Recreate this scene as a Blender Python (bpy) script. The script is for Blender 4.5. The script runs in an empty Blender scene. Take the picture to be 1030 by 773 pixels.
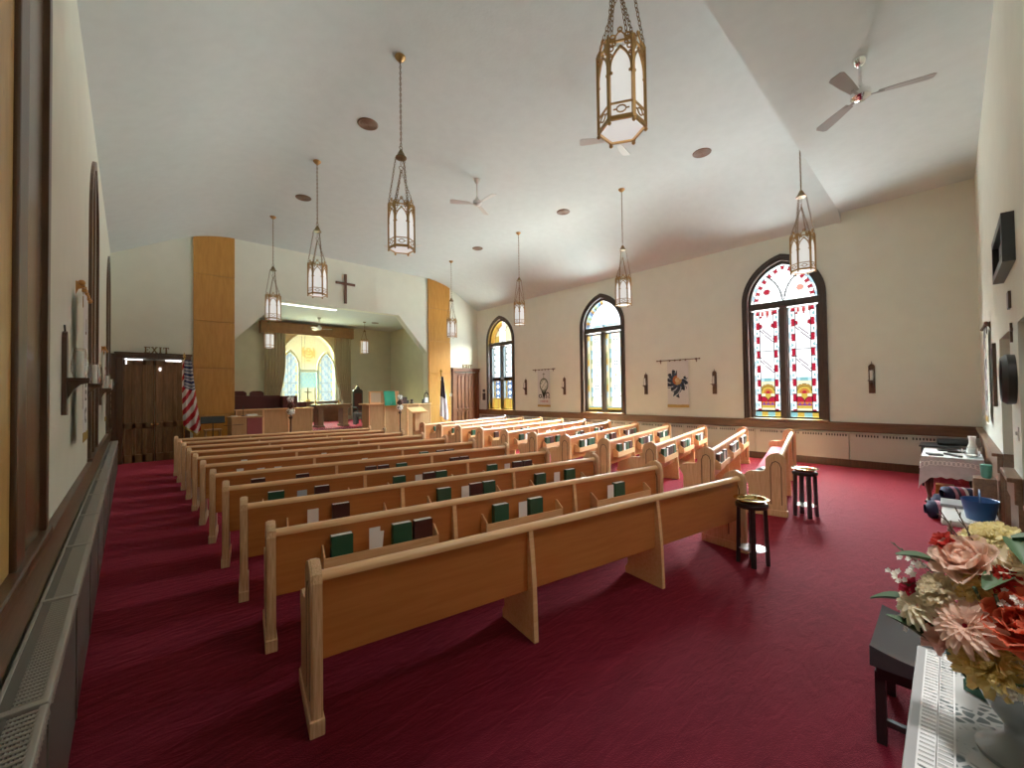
import bpy, bmesh, math, random
from math import sin, cos, pi, sqrt, atan2, radians, floor
from mathutils import Vector, Matrix
from mathutils.geometry import tessellate_polygon

random.seed(7)
L_GROUND, L_BAND, L_SKY, EXPO = 20.5, 1.0, 120.0, 1.50
scene = bpy.context.scene
COL = scene.collection

# ------------------------------------------------------------------ room numbers (metres, camera foot at the origin)
XL, XR = -0.383, 11.928
YB, YM, YF = -0.398, 1.65, 15.09
ZE, ZC, ZR = 5.586, 6.66, 5.80
XF0, XF1 = 1.603, 9.942
XC = (XL + XR) / 2
CH_Y, CH_X0, CH_X1, CH_Z = 19.9, XC - 4.17, XC + 4.17, 5.0
PLAT = 0.55

# ------------------------------------------------------------------ materials
MATS = {}
def new_mat(name):
    m = bpy.data.materials.new(name); m.use_nodes = True
    nt = m.node_tree; b = nt.nodes['Principled BSDF']
    MATS[name] = m
    return m, nt, b
def setc(b, col, rough=0.5, metal=0.0, spec=0.5):
    b.inputs['Base Color'].default_value = (*col, 1)
    b.inputs['Roughness'].default_value = rough
    b.inputs['Metallic'].default_value = metal
    b.inputs['Specular IOR Level'].default_value = spec
def plain(name, col, rough=0.5, metal=0.0, spec=0.5, var=0.0, scale=8.0, bump=0.0, bscale=60.0):
    m, nt, b = new_mat(name); setc(b, col, rough, metal, spec)
    if var or bump:
        tc = nt.nodes.new('ShaderNodeTexCoord')
    if var:
        n = nt.nodes.new('ShaderNodeTexNoise'); n.inputs['Scale'].default_value = scale; n.inputs['Detail'].default_value = 6
        nt.links.new(tc.outputs['Object'], n.inputs['Vector'])
        r = nt.nodes.new('ShaderNodeValToRGB')
        r.color_ramp.elements[0].position = .3; r.color_ramp.elements[1].position = .7
        r.color_ramp.elements[0].color = (*[c * (1 - var) for c in col], 1)
        r.color_ramp.elements[1].color = (*[min(1, c * (1 + var)) for c in col], 1)
        nt.links.new(n.outputs['Fac'], r.inputs['Fac']); nt.links.new(r.outputs['Color'], b.inputs['Base Color'])
    if bump:
        n2 = nt.nodes.new('ShaderNodeTexNoise'); n2.inputs['Scale'].default_value = bscale; n2.inputs['Detail'].default_value = 4
        nt.links.new(tc.outputs['Object'], n2.inputs['Vector'])
        bp = nt.nodes.new('ShaderNodeBump'); bp.inputs['Strength'].default_value = bump; bp.inputs['Distance'].default_value = .01
        nt.links.new(n2.outputs['Fac'], bp.inputs['Height']); nt.links.new(bp.outputs['Normal'], b.inputs['Normal'])
    return m
def wood(name, c0, c1, axis=0, rough=.38, scale=9.0, stretch=14.0, knots=False):
    m, nt, b = new_mat(name); setc(b, c0, rough)
    tc = nt.nodes.new('ShaderNodeTexCoord'); mp = nt.nodes.new('ShaderNodeMapping')
    s = [stretch] * 3; s[axis] = 1.0
    mp.inputs['Scale'].default_value = s
    nt.links.new(tc.outputs['Object'], mp.inputs['Vector'])
    n = nt.nodes.new('ShaderNodeTexNoise'); n.inputs['Scale'].default_value = scale * .35; n.inputs['Detail'].default_value = 8; n.inputs['Distortion'].default_value = .6
    nt.links.new(mp.outputs['Vector'], n.inputs['Vector'])
    r = nt.nodes.new('ShaderNodeValToRGB')
    r.color_ramp.elements[0].position = .32; r.color_ramp.elements[1].position = .68
    r.color_ramp.elements[0].color = (*c0, 1); r.color_ramp.elements[1].color = (*c1, 1)
    nt.links.new(n.outputs['Fac'], r.inputs['Fac'])
    out = r.outputs['Color']
    if knots:
        v = nt.nodes.new('ShaderNodeTexVoronoi'); v.inputs['Scale'].default_value = 2.2
        mp2 = nt.nodes.new('ShaderNodeMapping'); s2 = [2.2] * 3; s2[axis] = 1.0; mp2.inputs['Scale'].default_value = s2
        nt.links.new(tc.outputs['Object'], mp2.inputs['Vector']); nt.links.new(mp2.outputs['Vector'], v.inputs['Vector'])
        rr = nt.nodes.new('ShaderNodeValToRGB'); rr.color_ramp.elements[0].position = .03; rr.color_ramp.elements[1].position = .09
        rr.color_ramp.elements[0].color = (.25, .12, .04, 1); rr.color_ramp.elements[1].color = (1, 1, 1, 1)
        nt.links.new(v.outputs['Distance'], rr.inputs['Fac'])
        mx = nt.nodes.new('ShaderNodeMix'); mx.data_type = 'RGBA'; mx.blend_type = 'MULTIPLY'; mx.inputs[0].default_value = 1
        nt.links.new(out, mx.inputs[6]); nt.links.new(rr.outputs['Color'], mx.inputs[7]); out = mx.outputs[2]
    nt.links.new(out, b.inputs['Base Color'])
    return m
def vcol(name, rough=.8, kind='cloth'):
    m, nt, b = new_mat(name); setc(b, (1, 1, 1), rough, 0, .2)
    a = nt.nodes.new('ShaderNodeVertexColor'); a.layer_name = 'Col'
    if kind == 'cloth':
        nt.links.new(a.outputs['Color'], b.inputs['Base Color'])
    else:
        t = nt.nodes.new('ShaderNodeBsdfTransparent'); g = nt.nodes.new('ShaderNodeBsdfGlossy'); g.inputs['Roughness'].default_value = .15
        mx = nt.nodes.new('ShaderNodeMixShader'); mx.inputs[0].default_value = .04
        nt.links.new(a.outputs['Color'], t.inputs['Color'])
        nt.links.new(t.outputs[0], mx.inputs[1]); nt.links.new(g.outputs[0], mx.inputs[2])
        nt.links.new(mx.outputs[0], nt.nodes['Material Output'].inputs['Surface'])
    return m
def emis(name, col, st, rough=.5):
    m, nt, b = new_mat(name); setc(b, col, rough)
    b.inputs['Emission Color'].default_value = (*col, 1); b.inputs['Emission Strength'].default_value = st
    return m

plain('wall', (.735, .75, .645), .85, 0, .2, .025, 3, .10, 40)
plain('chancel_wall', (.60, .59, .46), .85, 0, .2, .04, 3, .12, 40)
plain('ceiling', (.60, .65, .64), .9, 0, .2, .03, 5, .22, 22)
wood('oak', (.78, .42, .18), (.88, .54, .27), 0, .33)
wood('oak_edge', (.58, .30, .125), (.88, .59, .34), 2, .33, 14, 40)
wood('oak_back', (.46, .145, .035), (.53, .185, .048), 0, .35, 7, 10)
wood('panel_wood', (.44, .185, .026), (.54, .245, .042), 2, .38, 6, 8)
wood('chancel_oak', (.42, .22, .085), (.52, .29, .12), 2, .4, 6, 8)
wood('dark_wood', (.055, .024, .012), (.10, .045, .02), 2, .35, 8, 10)
wood('frame_wood', (.022, .011, .008), (.045, .022, .014), 2, .4, 8, 10)
wood('door_wood', (.15, .070, .026), (.25, .12, .046), 2, .4, 8, 10)
wood('door_wood_red', (.13, .042, .016), (.20, .07, .028), 2, .33, 8, 10)
wood('rail_wood', (.085, .036, .016), (.15, .068, .03), 1, .4, 8, 10)
wood('rail_wood_x', (.12, .055, .025), (.20, .095, .045), 0, .4, 8, 10)
wood('pine', (.50, .29, .07), (.62, .38, .12), 2, .4, 6, 8, True)
wood('pine_shaded', (.10, .055, .03), (.20, .12, .07), 2, .22, 6, 9)  # same boards as pine, their dimmer light put into the colour
plain('near_black', (.012, .011, .011), .4)
plain('black_leather', (.035, .035, .04), .28)
plain('brass', (.62, .40, .13), .22, 1)
plain('polished_brass', (.80, .62, .25), .12, 1)
plain('lantern_gold', (.40, .22, .075), .42, .75)
plain('bronze', (.20, .12, .05), .45, .8)
plain('speaker_brown', (.15, .065, .03), .6)
plain('white_paint', (.72, .70, .66), .45)
plain('fan_white', (.62, .60, .56), .5)
plain('fan_grey', (.30, .28, .26), .5)
plain('chrome', (.85, .85, .85), .08, 1)
plain('radiator_beige', (.50, .46, .38), .5)
plain('radiator_grey', (.15, .135, .115), .38, .3)
plain('radiator_fin', (.46, .43, .38), .3, .5)
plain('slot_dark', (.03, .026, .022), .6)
plain('cushion', (.52, .11, .14), .9, 0, .1, .1, 30)
plain('choir_red', (.075, .012, .012), .8)
plain('red_cloth', (.30, .035, .035), .85)
plain('green_cover', (.012, .085, .045), .42)
plain('dark_cover', (.05, .014, .012), .42)
plain('paper', (.92, .91, .87), .8)
plain('blue_paper', (.50, .58, .68), .8)
plain('beige_paper', (.65, .52, .36), .8)
plain('green_cloth', (.02, .34, .22), .85)
plain('gold_fringe', (.38, .24, .05), .8, 0, .3, .3, 80)
plain('candle', (.92, .90, .84), .5)
plain('white_cloth', (.66, .66, .66), .9, 0, .2, .08, 12, .3, 60)
plain('curtain_cloth', (.42, .37, .25), .95, 0, .1)
plain('valance_wood', (.26, .12, .04), .5, 0, .4, .15, 6)
plain('blue_plastic', (.02, .10, .30), .35)
plain('teal_plastic', (.10, .42, .34), .35)
plain('grey_plastic', (.28, .28, .28), .5)
plain('switch_white', (.7, .68, .62), .4)
plain('flag_white', (.75, .74, .72), .85)
plain('leaf', (.03, .07, .025), .6)
plain('twig', (.09, .06, .035), .8)
plain('vase_grey', (.16, .17, .165), .3, .2)
plain('cross_wood', (.11, .036, .016), .45)
plain('red_vinyl', (.30, .055, .055), .7)
plain('mirror_white', (.82, .84, .84), .15, .6)
vcol('painted_cloth', .85, 'cloth')
vcol('stained_glass', .2, 'glass')
emis('strip_glow', (1, .96, .86), .8)
emis('lantern_glass', (.80, .79, .76), .22)  # faint glow put into the lantern panes as fill light
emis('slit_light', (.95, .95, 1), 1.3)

def glassy(name):
    m, nt, b = new_mat(name)
    t = nt.nodes.new('ShaderNodeBsdfTransparent'); g = nt.nodes.new('ShaderNodeBsdfGlossy'); g.inputs['Roughness'].default_value = .05
    fr = nt.nodes.new('ShaderNodeLayerWeight'); fr.inputs['Blend'].default_value = .35
    mx = nt.nodes.new('ShaderNodeMixShader')
    nt.links.new(fr.outputs['Facing'], mx.inputs[0]); nt.links.new(t.outputs[0], mx.inputs[1]); nt.links.new(g.outputs[0], mx.inputs[2])
    t.inputs['Color'].default_value = (.93, .95, .95, 1)
    nt.links.new(mx.outputs[0], nt.nodes['Material Output'].inputs['Surface'])
glassy('clear_glass')
def sheer(name):
    m, nt, b = new_mat(name)
    t = nt.nodes.new('ShaderNodeBsdfTransparent'); d = nt.nodes.new('ShaderNodeBsdfTranslucent'); mx = nt.nodes.new('ShaderNodeMixShader')
    t.inputs['Color'].default_value = (.98, .96, .90, 1); d.inputs['Color'].default_value = (.85, .8, .65, 1)
    mx.inputs[0].default_value = .035
    nt.links.new(t.outputs[0], mx.inputs[1]); nt.links.new(d.outputs[0], mx.inputs[2])
    nt.links.new(mx.outputs[0], nt.nodes['Material Output'].inputs['Surface'])
sheer('sheer_cloth')
def carpet():
    m, nt, b = new_mat('carpet'); setc(b, (.2, .02, .03), .75, 0, .045)
    tc = nt.nodes.new('ShaderNodeTexCoord')
    n = nt.nodes.new('ShaderNodeTexNoise'); n.inputs['Scale'].default_value = 1.7; n.inputs['Detail'].default_value = 7; n.inputs['Roughness'].default_value = .65
    mp = nt.nodes.new('ShaderNodeMapping'); mp.inputs['Scale'].default_value = (1, 3.2, 1); mp.inputs['Rotation'].default_value = (0, 0, .5)
    nt.links.new(tc.outputs['Object'], mp.inputs['Vector']); nt.links.new(mp.outputs['Vector'], n.inputs['Vector'])
    r = nt.nodes.new('ShaderNodeValToRGB'); r.color_ramp.elements[0].position = .3; r.color_ramp.elements[1].position = .72
    r.color_ramp.elements[0].color = (.046, .002, .006, 1); r.color_ramp.elements[1].color = (.085, .005, .012, 1)
    nt.links.new(n.outputs['Fac'], r.inputs['Fac']); nt.links.new(r.outputs['Color'], b.inputs['Base Color'])
    n2 = nt.nodes.new('ShaderNodeTexNoise'); n2.inputs['Scale'].default_value = 140
    nt.links.new(tc.outputs['Object'], n2.inputs['Vector'])
    n3 = nt.nodes.new('ShaderNodeTexNoise'); n3.inputs['Scale'].default_value = 5; n3.inputs['Detail'].default_value = 5; n3.inputs['Distortion'].default_value = .8
    nt.links.new(mp.outputs['Vector'], n3.inputs['Vector'])
    bb = nt.nodes.new('ShaderNodeBump'); bb.inputs['Strength'].default_value = .25; bb.inputs['Distance'].default_value = .05
    nt.links.new(n3.outputs['Fac'], bb.inputs['Height'])
    bp = nt.nodes.new('ShaderNodeBump'); bp.inputs['Strength'].default_value = .5; bp.inputs['Distance'].default_value = .01
    nt.links.new(bb.outputs['Normal'], bp.inputs['Normal'])
    nt.links.new(n2.outputs['Fac'], bp.inputs['Height']); nt.links.new(bp.outputs['Normal'], b.inputs['Normal'])
    b.inputs['Sheen Weight'].default_value = .80; b.inputs['Sheen Roughness'].default_value = .40; b.inputs['Sheen Tint'].default_value = (1, .10, .15, 1)
carpet()
def lace():
    m, nt, b = new_mat('lace'); setc(b, (.7, .7, .68), .9, 0, .1)
    tc = nt.nodes.new('ShaderNodeTexCoord')
    v = nt.nodes.new('ShaderNodeTexVoronoi'); v.inputs['Scale'].default_value = 34; v.feature = 'DISTANCE_TO_EDGE'
    nt.links.new(tc.outputs['Object'], v.inputs['Vector'])
    r = nt.nodes.new('ShaderNodeValToRGB'); r.color_ramp.elements[0].position = .10; r.color_ramp.elements[1].position = .16
    r.color_ramp.elements[0].color = (.42, .43, .42, 1); r.color_ramp.elements[1].color = (.10, .12, .12, 1)
    n = nt.nodes.new('ShaderNodeTexNoise'); n.inputs['Scale'].default_value = 9
    nt.links.new(tc.outputs['Object'], n.inputs['Vector'])
    r2 = nt.nodes.new('ShaderNodeValToRGB'); r2.color_ramp.elements[0].position = .47; r2.color_ramp.elements[1].position = .53
    mx = nt.nodes.new('ShaderNodeMix'); mx.data_type = 'RGBA'
    nt.links.new(n.outputs['Fac'], r2.inputs['Fac']); nt.links.new(v.outputs['Distance'], r.inputs['Fac'])
    nt.links.new(r2.outputs['Color'], mx.inputs[0]); mx.inputs[6].default_value = (.42, .43, .42, 1); nt.links.new(r.outputs['Color'], mx.inputs[7])
    nt.links.new(mx.outputs[2], b.inputs['Base Color'])
lace()

# ------------------------------------------------------------------ mesh builder
class MB:
    def __init__(s): s.v = []; s.f = []; s.m = []; s.c = []
    def add(s, vs, fs, mi=0, col=None):
        o = len(s.v); s.v += [tuple(x) for x in vs]
        for f in fs:
            s.f.append([o + i for i in f]); s.m.append(mi); s.c.append(col)
        return s
    def box(s, x0, x1, y0, y1, z0, z1, mi=0, M=None, col=None):
        vs = [(x, y, z) for z in (z0, z1) for x, y in ((x0, y0), (x1, y0), (x1, y1), (x0, y1))]
        if M: vs = [M @ Vector(v) for v in vs]
        return s.add(vs, [(3, 2, 1, 0), (4, 5, 6, 7), (0, 1, 5, 4), (1, 2, 6, 5), (2, 3, 7, 6), (3, 0, 4, 7)], mi, col)
    def bbox(s, x0, x1, y0, y1, z0, z1, r=.01, mi=0, M=None):
        """box with chamfered edges"""
        r = min(r, (x1 - x0) * .45, (y1 - y0) * .45, (z1 - z0) * .45)
        bm = bmesh.new(); bmesh.ops.create_cube(bm, size=1)
        for v in bm.verts: v.co = Vector(((x0 + x1) / 2 + v.co.x * (x1 - x0), (y0 + y1) / 2 + v.co.y * (y1 - y0), (z0 + z1) / 2 + v.co.z * (z1 - z0)))
        bmesh.ops.bevel(bm, geom=bm.edges[:], offset=r, segments=2, profile=.6, affect='EDGES')
        return s.bm(bm, mi, M)
    def bm(s, bm, mi=0, M=None):
        bm.verts.index_update()
        vs = [(M @ v.co if M else v.co.copy()) for v in bm.verts]
        s.add(vs, [[v.index for v in f.verts] for f in bm.faces], mi); bm.free()
        return s
    def prism(s, pts, fn, d0, d1, mi=0):
        """2-D outline pts (CCW) extruded between depths d0 and d1; fn(a, b, d) -> 3-D"""
        n = len(pts)
        vs = [fn(a, b, d0) for a, b in pts] + [fn(a, b, d1) for a, b in pts]
        tris = tessellate_polygon([[Vector((a, b, 0)) for a, b in pts]])
        fs = [tuple(t) for t in tris] + [tuple(n + i for i in reversed(t)) for t in tris]
        fs += [(i, i + n, (i + 1) % n + n, (i + 1) % n) for i in range(n)]
        return s.add(vs, fs, mi)
    def plate(s, outer, holes, fn, d0, d1, mi=0, mi_hole=None):
        loops = [outer] + holes
        allp = [p for l in loops for p in l]; n = len(allp)
        tris = tessellate_polygon([[Vector((a, b, 0)) for a, b in l] for l in loops])
        vs = [fn(a, b, d0) for a, b in allp] + [fn(a, b, d1) for a, b in allp]
        s.add(vs, [tuple(t) for t in tris] + [tuple(n + i for i in reversed(t)) for t in tris], mi)
        o = 0
        for k, l in enumerate(loops):
            m = len(l)
            vv = [fn(a, b, d0) for a, b in l] + [fn(a, b, d1) for a, b in l]
            s.add(vv, [(i, i + m, (i + 1) % m + m, (i + 1) % m) for i in range(m)], mi if (k == 0 or mi_hole is None) else mi_hole)
        return s
    def ring(s, A, B, fn, d0, d1, mi=0, closed=True):
        """solid band between two outlines with equal point counts"""
        n = len(A); N = n if closed else n - 1
        vs = [fn(a, b, d0) for a, b in A] + [fn(a, b, d0) for a, b in B] + [fn(a, b, d1) for a, b in A] + [fn(a, b, d1) for a, b in B]
        fs = []
        for i in range(N):
            j = (i + 1) % n
            fs += [(i, j, n + j, n + i), (2 * n + i, 3 * n + i, 3 * n + j, 2 * n + j), (i, 2 * n + i, 2 * n + j, j), (n + i, n + j, 3 * n + j, 3 * n + i)]
        if not closed:
            e = n - 1
            fs += [(0, n, 3 * n, 2 * n), (e, 2 * n + e, 3 * n + e, n + e)]
        return s.add(vs, fs, mi)
    def tube(s, path, r, seg=8, mi=0, closed=False, caps=True):
        P = [Vector(p) for p in path]; n = len(P); rs = r if isinstance(r, (list, tuple)) else [r] * n
        vs = []; up = None
        for i in range(n):
            if closed: t = P[(i + 1) % n] - P[i - 1]
            else: t = P[min(i + 1, n - 1)] - P[max(i - 1, 0)]
            t.normalize()
            if up is None:
                up = Vector((0, 0, 1)) if abs(t.z) < .9 else Vector((1, 0, 0))
            a = t.cross(up); a.normalize(); b = a.cross(t); up = b
            for k in range(seg):
                th = 2 * pi * k / seg
                vs.append(P[i] + a * (rs[i] * cos(th)) + b * (rs[i] * sin(th)))
        fs = []
        for i in range(n if closed else n - 1):
            j = (i + 1) % n
            for k in range(seg):
                l = (k + 1) % seg
                fs.append((i * seg + k, i * seg + l, j * seg + l, j * seg + k))
        if caps and not closed:
            fs += [tuple(reversed(range(seg))), tuple((n - 1) * seg + k for k in range(seg))]
        return s.add(vs, fs, mi)
    def lathe(s, prof, c=(0, 0, 0), seg=24, mi=0, M=None):
        vs = []
        for r, z in prof:
            for k in range(seg):
                th = 2 * pi * k / seg
                v = Vector((c[0] + r * cos(th), c[1] + r * sin(th), c[2] + z)); vs.append(M @ v if M else v)
        fs = []
        for i in range(len(prof) - 1):
            for k in range(seg):
                l = (k + 1) % seg
                fs.append((i * seg + k, i * seg + l, (i + 1) * seg + l, (i + 1) * seg + k))
        if prof[0][0] > 1e-6: fs.append(tuple(reversed(range(seg))))
        if prof[-1][0] > 1e-6: fs.append(tuple((len(prof) - 1) * seg + k for k in range(seg)))
        return s.add(vs, fs, mi)
    def ball(s, c, r, seg=12, rings=8, mi=0):
        prof = [(r * max(sin(pi * i / rings), 1e-7), -r * cos(pi * i / rings)) for i in range(rings + 1)]
        return s.lathe(prof, c, seg, mi)
    def grid(s, nu, nv, fn, mi=0, colfn=None):
        vs = [fn(i / nu, j / nv) for j in range(nv + 1) for i in range(nu + 1)]
        o = len(s.v); s.v += [tuple(v) for v in vs]
        for j in range(nv):
            for i in range(nu):
                a = o + j * (nu + 1) + i
                s.f.append([a, a + 1, a + nu + 2, a + nu + 1]); s.m.append(mi)
                s.c.append(colfn((i + .5) / nu, (j + .5) / nv) if colfn else None)
        return s
    def build(s, name, mats, parent=None, smooth=0, recalc=True):
        me = bpy.data.meshes.new(name); me.from_pydata(s.v, [], s.f)
        if isinstance(mats, str): mats = [mats]
        for m in mats: me.materials.append(MATS[m])
        me.polygons.foreach_set('material_index', s.m)
        if any(c is not None for c in s.c):
            ca = me.color_attributes.new('Col', 'FLOAT_COLOR', 'CORNER')
            d = []
            for f, c in zip(s.f, s.c):
                d += [*(c or (1, 1, 1)), 1.0] * len(f)
            ca.data.foreach_set('color', d)
        if recalc:
            b = bmesh.new(); b.from_mesh(me); bmesh.ops.remove_doubles(b, verts=b.verts, dist=1e-5) if not any(c is not None for c in s.c) else None
            bmesh.ops.recalc_face_normals(b, faces=b.faces); b.to_mesh(me); b.free()
        if smooth:
            me.polygons.foreach_set('use_smooth', [True] * len(me.polygons))
            me.set_sharp_from_angle(angle=radians(smooth))
        me.update()
        o = bpy.data.objects.new(name, me); COL.objects.link(o)
        if parent: o.parent = parent
        return o

def tag(o, label=None, cat=None, group=None, kind=None):
    if label: o['label'] = label
    if cat: o['category'] = cat
    if group: o['group'] = group
    if kind: o['kind'] = kind
    return o
def thing(name, label, cat, loc=(0, 0, 0), rz=0.0, group=None):
    o = bpy.data.objects.new(name, None); COL.objects.link(o); o.empty_display_size = .1
    o.location = loc; o.rotation_euler = (0, 0, rz)
    return tag(o, label, cat, group)
def struct_empty(name, loc, rz):
    o = bpy.data.objects.new(name, None); COL.objects.link(o); o.location = loc; o.rotation_euler = (0, 0, rz)
    o['kind'] = 'structure'; return o
def struct(name, mb, mats, smooth=0):
    o = mb.build(name, mats, None, smooth); o['kind'] = 'structure'; return o
CH = {}
def kids(o): return [c for c in COL.objects if c.parent == o]
def dup(root, loc, rz=0.0, label=None, group=None):
    if root.name not in CH: CH[root.name] = [(c, kids(c)) for c in kids(root)]
    r = root.copy(); COL.objects.link(r); r.location = loc; r.rotation_euler = (root.rotation_euler.x, root.rotation_euler.y, rz)
    if label: r['label'] = label
    if group: r['group'] = group
    for ch, gs in CH[root.name]:
        c = ch.copy(); COL.objects.link(c); c.parent = r
        for g in gs:
            d = g.copy(); COL.objects.link(d); d.parent = c
    return r
XZ = lambda a, b, d: (a, d, b)          # outline in x-z, depth along y
YZ = lambda a, b, d: (d, a, b)          # outline in y-z, depth along x
XY = lambda a, b, d: (a, b, d)
ORD = ['first', 'second', 'third', 'fourth', 'fifth', 'sixth', 'seventh', 'eighth', 'ninth', 'tenth', 'eleventh']

def arch(a, z0, zs, h, n=14):
    """pointed arch outline from bottom left, up and over to bottom right; half width a, springing zs, rise h"""
    c = (h * h - a * a) / (2 * a); r = a + c
    pts = [(-a, z0), (-a, zs)]
    t1 = math.asin(min(1, h / r))
    for i in range(1, n + 1):
        t = t1 * i / n; pts.append((c - r * cos(t), zs + r * sin(t)))
    R = [(-x, z) for x, z in reversed(pts[:-1])]
    return pts + R
def in_arch(x, z, a, z0, zs, h):
    if z < z0 or abs(x) > a: return False
    if z <= zs: return True
    c = (h * h - a * a) / (2 * a); r = a + c
    return (abs(x) + c) ** 2 + (z - zs) ** 2 <= r * r

# ================================================================== SETTING
WIN_Y = (2.84, 8.20, 13.50)
WA, WZ0, WZS, WH = 0.845, 1.00, 4.02, 1.06

mb = MB(); mb.box(XL - .4, XR + .4, YB - 1.6, YF + .1, -.12, 0); struct('floor', mb, 'carpet')

def side_wall(name, x, out, ha):
    mb = MB(); holes = [[(y + a, z) for a, z in arch(ha, WZ0, WZS, WH - .01 - (WA - .01 - ha))] for y in WIN_Y]
    mb.plate([(YB - .3, -.12), (YF + .3, -.12), (YF + .3, 6.0), (YB - .3, 6.0)], holes, YZ, x, x + out * .32)
    return struct(name, mb, 'wall')
side_wall('wall_left', XL, -1, .62); side_wall('wall_right', XR, 1, WA - .01)

# ceiling: flat middle with sloped sides, lower flat strip at the back with a drop face
def cove(p, q, r, d, n=10):
    """quadratic blend around the corner q, starting d before and ending d after"""
    P, Q, R_ = Vector(p), Vector(q), Vector(r)
    A = Q + (P - Q).normalized() * d; B = Q + (R_ - Q).normalized() * d
    return [tuple(A * (1 - t) ** 2 + Q * 2 * t * (1 - t) + B * t * t) for t in [i / n for i in range(n + 1)]]
prof = [(XL - .35, ZE - .19), (XL, ZE)] + cove((XL, ZE), (XF0, ZC), (XF1, ZC), .95) + cove((XF0, ZC), (XF1, ZC), (XR, ZE), .95) + [(XR, ZE), (XR + .35, ZE - .19)]
def ceil_z(x):
    for (xa, za), (xb, zb) in zip(prof, prof[1:]):
        if xa <= x <= xb: return za + (zb - za) * (x - xa) / (xb - xa)
    return ZE
mb = MB()
mb.prism(prof + [(XR + .35, 7.2), (XL - .35, 7.2)], XZ, YM, YF + .3)
mb.prism([(XL - .35, ZR), (XR + .35, ZR), (XR + .35, 7.2), (XL - .35, 7.2)], XZ, YB - .3, YM)
tri = MB()
struct('ceiling', mb, 'ceiling', 20)
# small drop faces where the sloped ceiling is lower than the flat strip
mb = MB()
mb.prism([(XR - .40, ZR), (XR + .3, ZE - .19), (XR + .3, ZR + .05)], XZ, YM - .01, YM + .05)
mb.prism([(XL - .3, ZE - .19), (XL + .40, ZR), (XL - .3, ZR + .05)], XZ, YM - .01, YM + .05)
struct('trim_1', mb, 'ceiling')

# front wall with the chancel opening
OX0, OX1 = XC - 3.43, XC + 3.43
opening = [(OX0, PLAT), (OX1, PLAT), (OX1, 3.48), (XC + 2.13, 4.93), (XC - 2.13, 4.93), (OX0, 3.48)]
mb = MB()
mb.plate([(XL - .3, -.12), (XR + .3, -.12), (XR + .3, ZE - .1), (XR, ZE + .03), (XF1, ZC + .05), (XF0, ZC + .05), (XL, ZE + .03), (XL - .3, ZE - .1)], [opening], XZ, YF, YF + .34)
struct('wall_front', mb, 'wall')
# chancel shell
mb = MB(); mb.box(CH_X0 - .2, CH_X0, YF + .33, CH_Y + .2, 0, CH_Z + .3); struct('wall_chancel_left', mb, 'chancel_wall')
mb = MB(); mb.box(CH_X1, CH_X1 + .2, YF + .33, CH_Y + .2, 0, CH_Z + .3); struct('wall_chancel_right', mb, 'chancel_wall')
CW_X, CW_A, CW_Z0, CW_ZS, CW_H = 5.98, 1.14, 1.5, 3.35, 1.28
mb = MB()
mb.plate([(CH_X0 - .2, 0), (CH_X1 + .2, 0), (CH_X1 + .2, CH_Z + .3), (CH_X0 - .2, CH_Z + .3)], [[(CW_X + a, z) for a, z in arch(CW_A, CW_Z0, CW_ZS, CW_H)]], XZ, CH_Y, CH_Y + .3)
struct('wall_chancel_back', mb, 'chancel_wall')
mb = MB(); mb.box(CH_X0 - .2, CH_X1 + .2, YF + .33, CH_Y + .3, CH_Z, CH_Z + .2); struct('ceiling_chancel', mb, 'ceiling')
mb = MB(); mb.box(CH_X0 - .2, CH_X1 + .2, YF + .1, CH_Y + .2, -.1, PLAT); mb.box(OX0, OX1, YF - .13, YF + .1, -.1, PLAT); mb.box(4.60, 6.12, YF - .32, YF - .13, -.1, PLAT); mb.box(4.60, 6.12, YF - .70, YF - .32, -.1, PLAT * .5)
struct('floor_platform', mb, 'carpet')

# back wall with two doorways (deep grey reveals)
D1, D2 = (4.35, 5.52), (6.22, 7.42)
mb = MB()
mb.plate([(XL - .3, -.12), (XR + .3, -.12), (XR + .3, 6.0), (XL - .3, 6.0)], [[(D1[0], 0), (D1[1], 0), (D1[1], 2.32), (D1[0], 2.32)], [(D2[0], 0), (D2[1], 0), (D2[1], 2.32), (D2[0], 2.32)]], XZ, YB, YB - .9)
struct('wall_back', mb, 'wall')
for k, (a, b) in enumerate((D1, D2)):
    e = struct_empty(f'door_{k + 3}', (a, YB - .62, 0), 0)
    m2 = MB(); m2.box(0, b - a, -.05, 0, 0, 2.32)
    for j in range(2):
        for z0, z1 in ((.2, 1.0), (1.15, 2.15)):
            m2.box(.1 + j * .52, .5 + j * .52, 0, .012, z0, z1)
    m2.build('door_panel', 'door_wood', e)
    kb = MB(); kb.ball((.08, .035, 1.0), .03); kb.build('knob', 'brass', e, 40)
# wood lining of the low part of the doorway reveals
mb = MB()
for a, b in (D1, D2): mb.box(b - .02, b + .0, YB - .6, YB + .0, 0, .99)
struct('trim_2', mb, 'rail_wood_x')

# rails, baseboards and dado
mb = MB()
mb.bbox(XR - .05, XR, YB, YF - .02, .78, 1.0, .012); mb.bbox(XR - .085, XR, YB, YF - .02, .965, 1.0, .01)
struct('trim_3', mb, 'rail_wood')
mb = MB()
mb.bbox(XL, XL + .03, YB, YF - .02, .70, .95, .01); mb.bbox(XL, XL + .05, YB, YF - .02, .94, .985, .01)
struct('trim_4', mb, 'rail_wood')
mb = MB()
for a, b in ((XL, D1[0]), (D1[1], D2[0]), (D2[1], XR - .1)):
    mb.bbox(a, b, YB, YB + .05, .76, .98, .01); mb.bbox(a - (0 if a < 0 else .0), b, YB, YB + .09, .95, .99, .01)
    mb.box(a, b, YB, YB + .03, 0, .78)
struct('trim_5', mb, 'rail_wood_x')
mb = MB(); mb.box(XR - .13, XR, YB, YF - .02, 0, .17); struct('baseboard_right', mb, 'dark_wood')
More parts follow.
